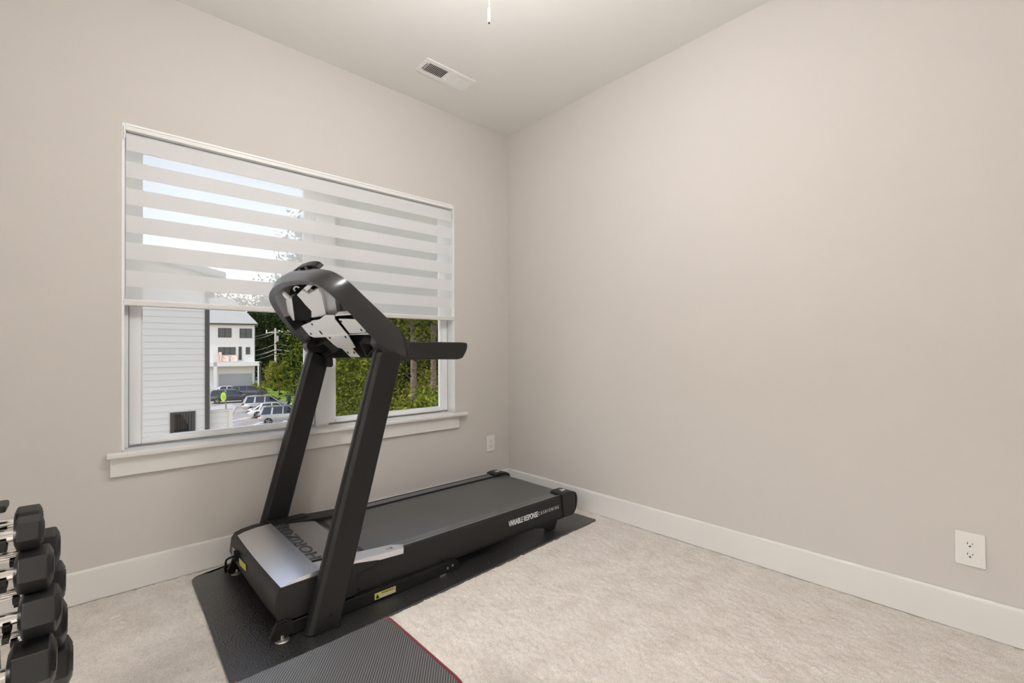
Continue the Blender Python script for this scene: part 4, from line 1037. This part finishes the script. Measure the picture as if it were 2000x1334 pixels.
def tree(label, px, depth, ztop, zbot, rad, n, leaf, M, name='tree', trunk=.18, clusters=45, spread=.2, group=None, base=None, lean=0., fork=False, droop=0.):
    SEED[0] += 1
    if base is None: p = CAM+depth*(_fw+_rt*(px-1000)/F_PX); p = np.array((p[0], p[1], G))
    else: p = np.array(base)
    T = thing(name, label, 'tree', tuple(p), group)
    c = (p[0]+lean, p[1], (ztop+zbot)/2)
    leaf_mesh('crown', M, n, c, (rad, rad, (ztop-zbot)/2*.8), leaf, clusters, spread, T, G+.05, SEED[0], droop)
    R = random.Random(SEED[0]); mb = MB(); zt = zbot+(ztop-zbot)*.85; pts = []; rr = []
    for k in range(8):
        t_ = k/7; pts.append((p[0]+lean*t_+R.uniform(-.06, .06), p[1]+R.uniform(-.06, .06), G+(zt-G)*t_)); rr.append(trunk*(1-.75*t_)+.02)
    mb.tube(pts, rr, 9)
    for k in range(7 if not fork else 9):
        i = R.randint(2, 6) if not fork else R.randint(3, 6); q = np.array(pts[i]); a = R.uniform(0, 6.28); l_ = rad*R.uniform(.5, .9)
        mb.tube([q, q+np.array((math.cos(a)*l_*.5, math.sin(a)*l_*.5, l_*.45)), q+np.array((math.cos(a)*l_, math.sin(a)*l_, l_*.9))], [trunk*.4, trunk*.25, .02], 7)
    mb.build('trunk', M_bark, T, smooth=True, angle=60)
    return T
# far dark backdrop
gd_ = 'tall dark trees at the back'
far = [(385, 118, 19.5, 'far dark tree above the townhouse roof, leftmost of the row'), (440, 122, 19.0, 'far dark tree right above the middle of the townhouse roof'), (505, 112, 17.0, 'dark tree just right of the townhouse, behind the power lines'), (545, 108, 16.0, 'dark tree behind the utility pole'), (585, 98, 21.5, 'tall dark tree behind the big light green tree, showing beside the window mullion'), (620, 104, 20.0, 'far dark tree hidden mostly by the far treadmill upright')]
for px, d_, zt, lb_ in far: tree(lb_, px, d_, zt, G-3, 6.2, 15000, .32, M_leafC, 'background_tree', .4, 60, .22, gd_)
# small tree on the lawn and its neighbours
tree('small light green tree standing on the lawn', 0, 0, 0.0, -4.2, 2.0, 13000, .12, M_leafD, 'small_tree', .09, 40, .16, base=tuple(gp(545, 774)))
tree('rounded green tree right behind the small lawn tree', 588, 66, 1.6, -4.5, 2.6, 13000, .14, M_leafB, 'green_tree', .15, 45, .15)
tree('bright tall tree rising right of the utility pole, behind the console arm', 622, 50, 4.6, -4.5, 2.4, 18000, .11, M_leafA, 'bright_tree', .16, 60, .15)
# hedge along the fence
for i, (px, py, lb_) in enumerate(((516, 757, 'yellow green shrub at the lawn\'s left end by the lamp post'), (535, 758, 'low hedge shrub left of the small tree\'s trunk'), (556, 762, 'low hedge shrub right of the small tree\'s trunk'), (578, 768, 'low hedge shrub beside the far treadmill upright'), (500, 770, 'clipped shrub in front of the garage corner'))):
    q = gp(px, py); s_ = thing('shrub', lb_, 'shrub', tuple(q), 'shrubs by the lawn'); leaf_mesh('foliage', M_leafD if i in (0, 4) else M_leafA, 1800, (q[0], q[1], G+.6), (1.5, 1.0, .6), .13, 14, .3, s_, G, 300+i)
    MB().cyl((q[0], q[1], G), (q[0], q[1], G+.8), .05, n=6).build('stem', M_bark, s_)
# woodland outside the right pane
gw = 'woodland trees outside the right pane'
wood = [(668, 34, 8.6, -5.5, 3.2, M_leafB, 'feathery mid green tree at the left of the right pane', .16),
        (712, 29, 5.5, -5.5, 2.4, M_leafA, 'lighter green tree between the two treadmill uprights', .13),
        (690, 48, 16.0, -5.0, 5.5, M_leafC, 'tall dark tree behind the feathery green one, near the mullion', .3),
        (752, 44, 18.5, -5.0, 5.0, M_leafC, 'tall dark tree behind the near treadmill upright', .3),
        (806, 25, 12.5, .5, 3.2, M_leafB, 'pale forked trunk tree right of the near treadmill upright', .20),
        (800, 40, 17.0, -5.2, 4.6, M_leafC, 'dark tree directly behind the forked trunk', .3),
        (846, 24, 12.0, 1.2, 3.2, M_leafA, 'slim dark trunked tree near the right edge of the pane', .17),
        (838, 21, -.4, -4.5, 1.5, M_leafA, 'bright yellow green understory bush tree low at the right edge', .08),
        (858, 38, 17.0, -5.2, 4.6, M_leafC, 'tall dark tree behind the slim trunk at the right edge', .3),
        (884, 30, 14.0, -5.0, 3.6, M_leafB, 'mid green tree at the far right, mostly behind the window frame', .2),
        (770, 24, -1.4, -5.4, 1.9, M_leafB, 'low green sapling right beside the near treadmill upright', .08),
        (828, 27, .2, -5.4, 1.6, M_leafD, 'yellowish young tree just right of the forked trunk', .08)]
for px, d_, zt, zb_, r_, M, lb_, tr in wood:
    n_ = int(15000*max(.6, (r_/2.6)**1.5)); tree(lb_, px, d_, zt, zb_, r_, n_, .075+.0012*d_ if M is not M_leafC else .22, M, 'woodland_tree', tr, 60, .2, gw, fork=px == 806)
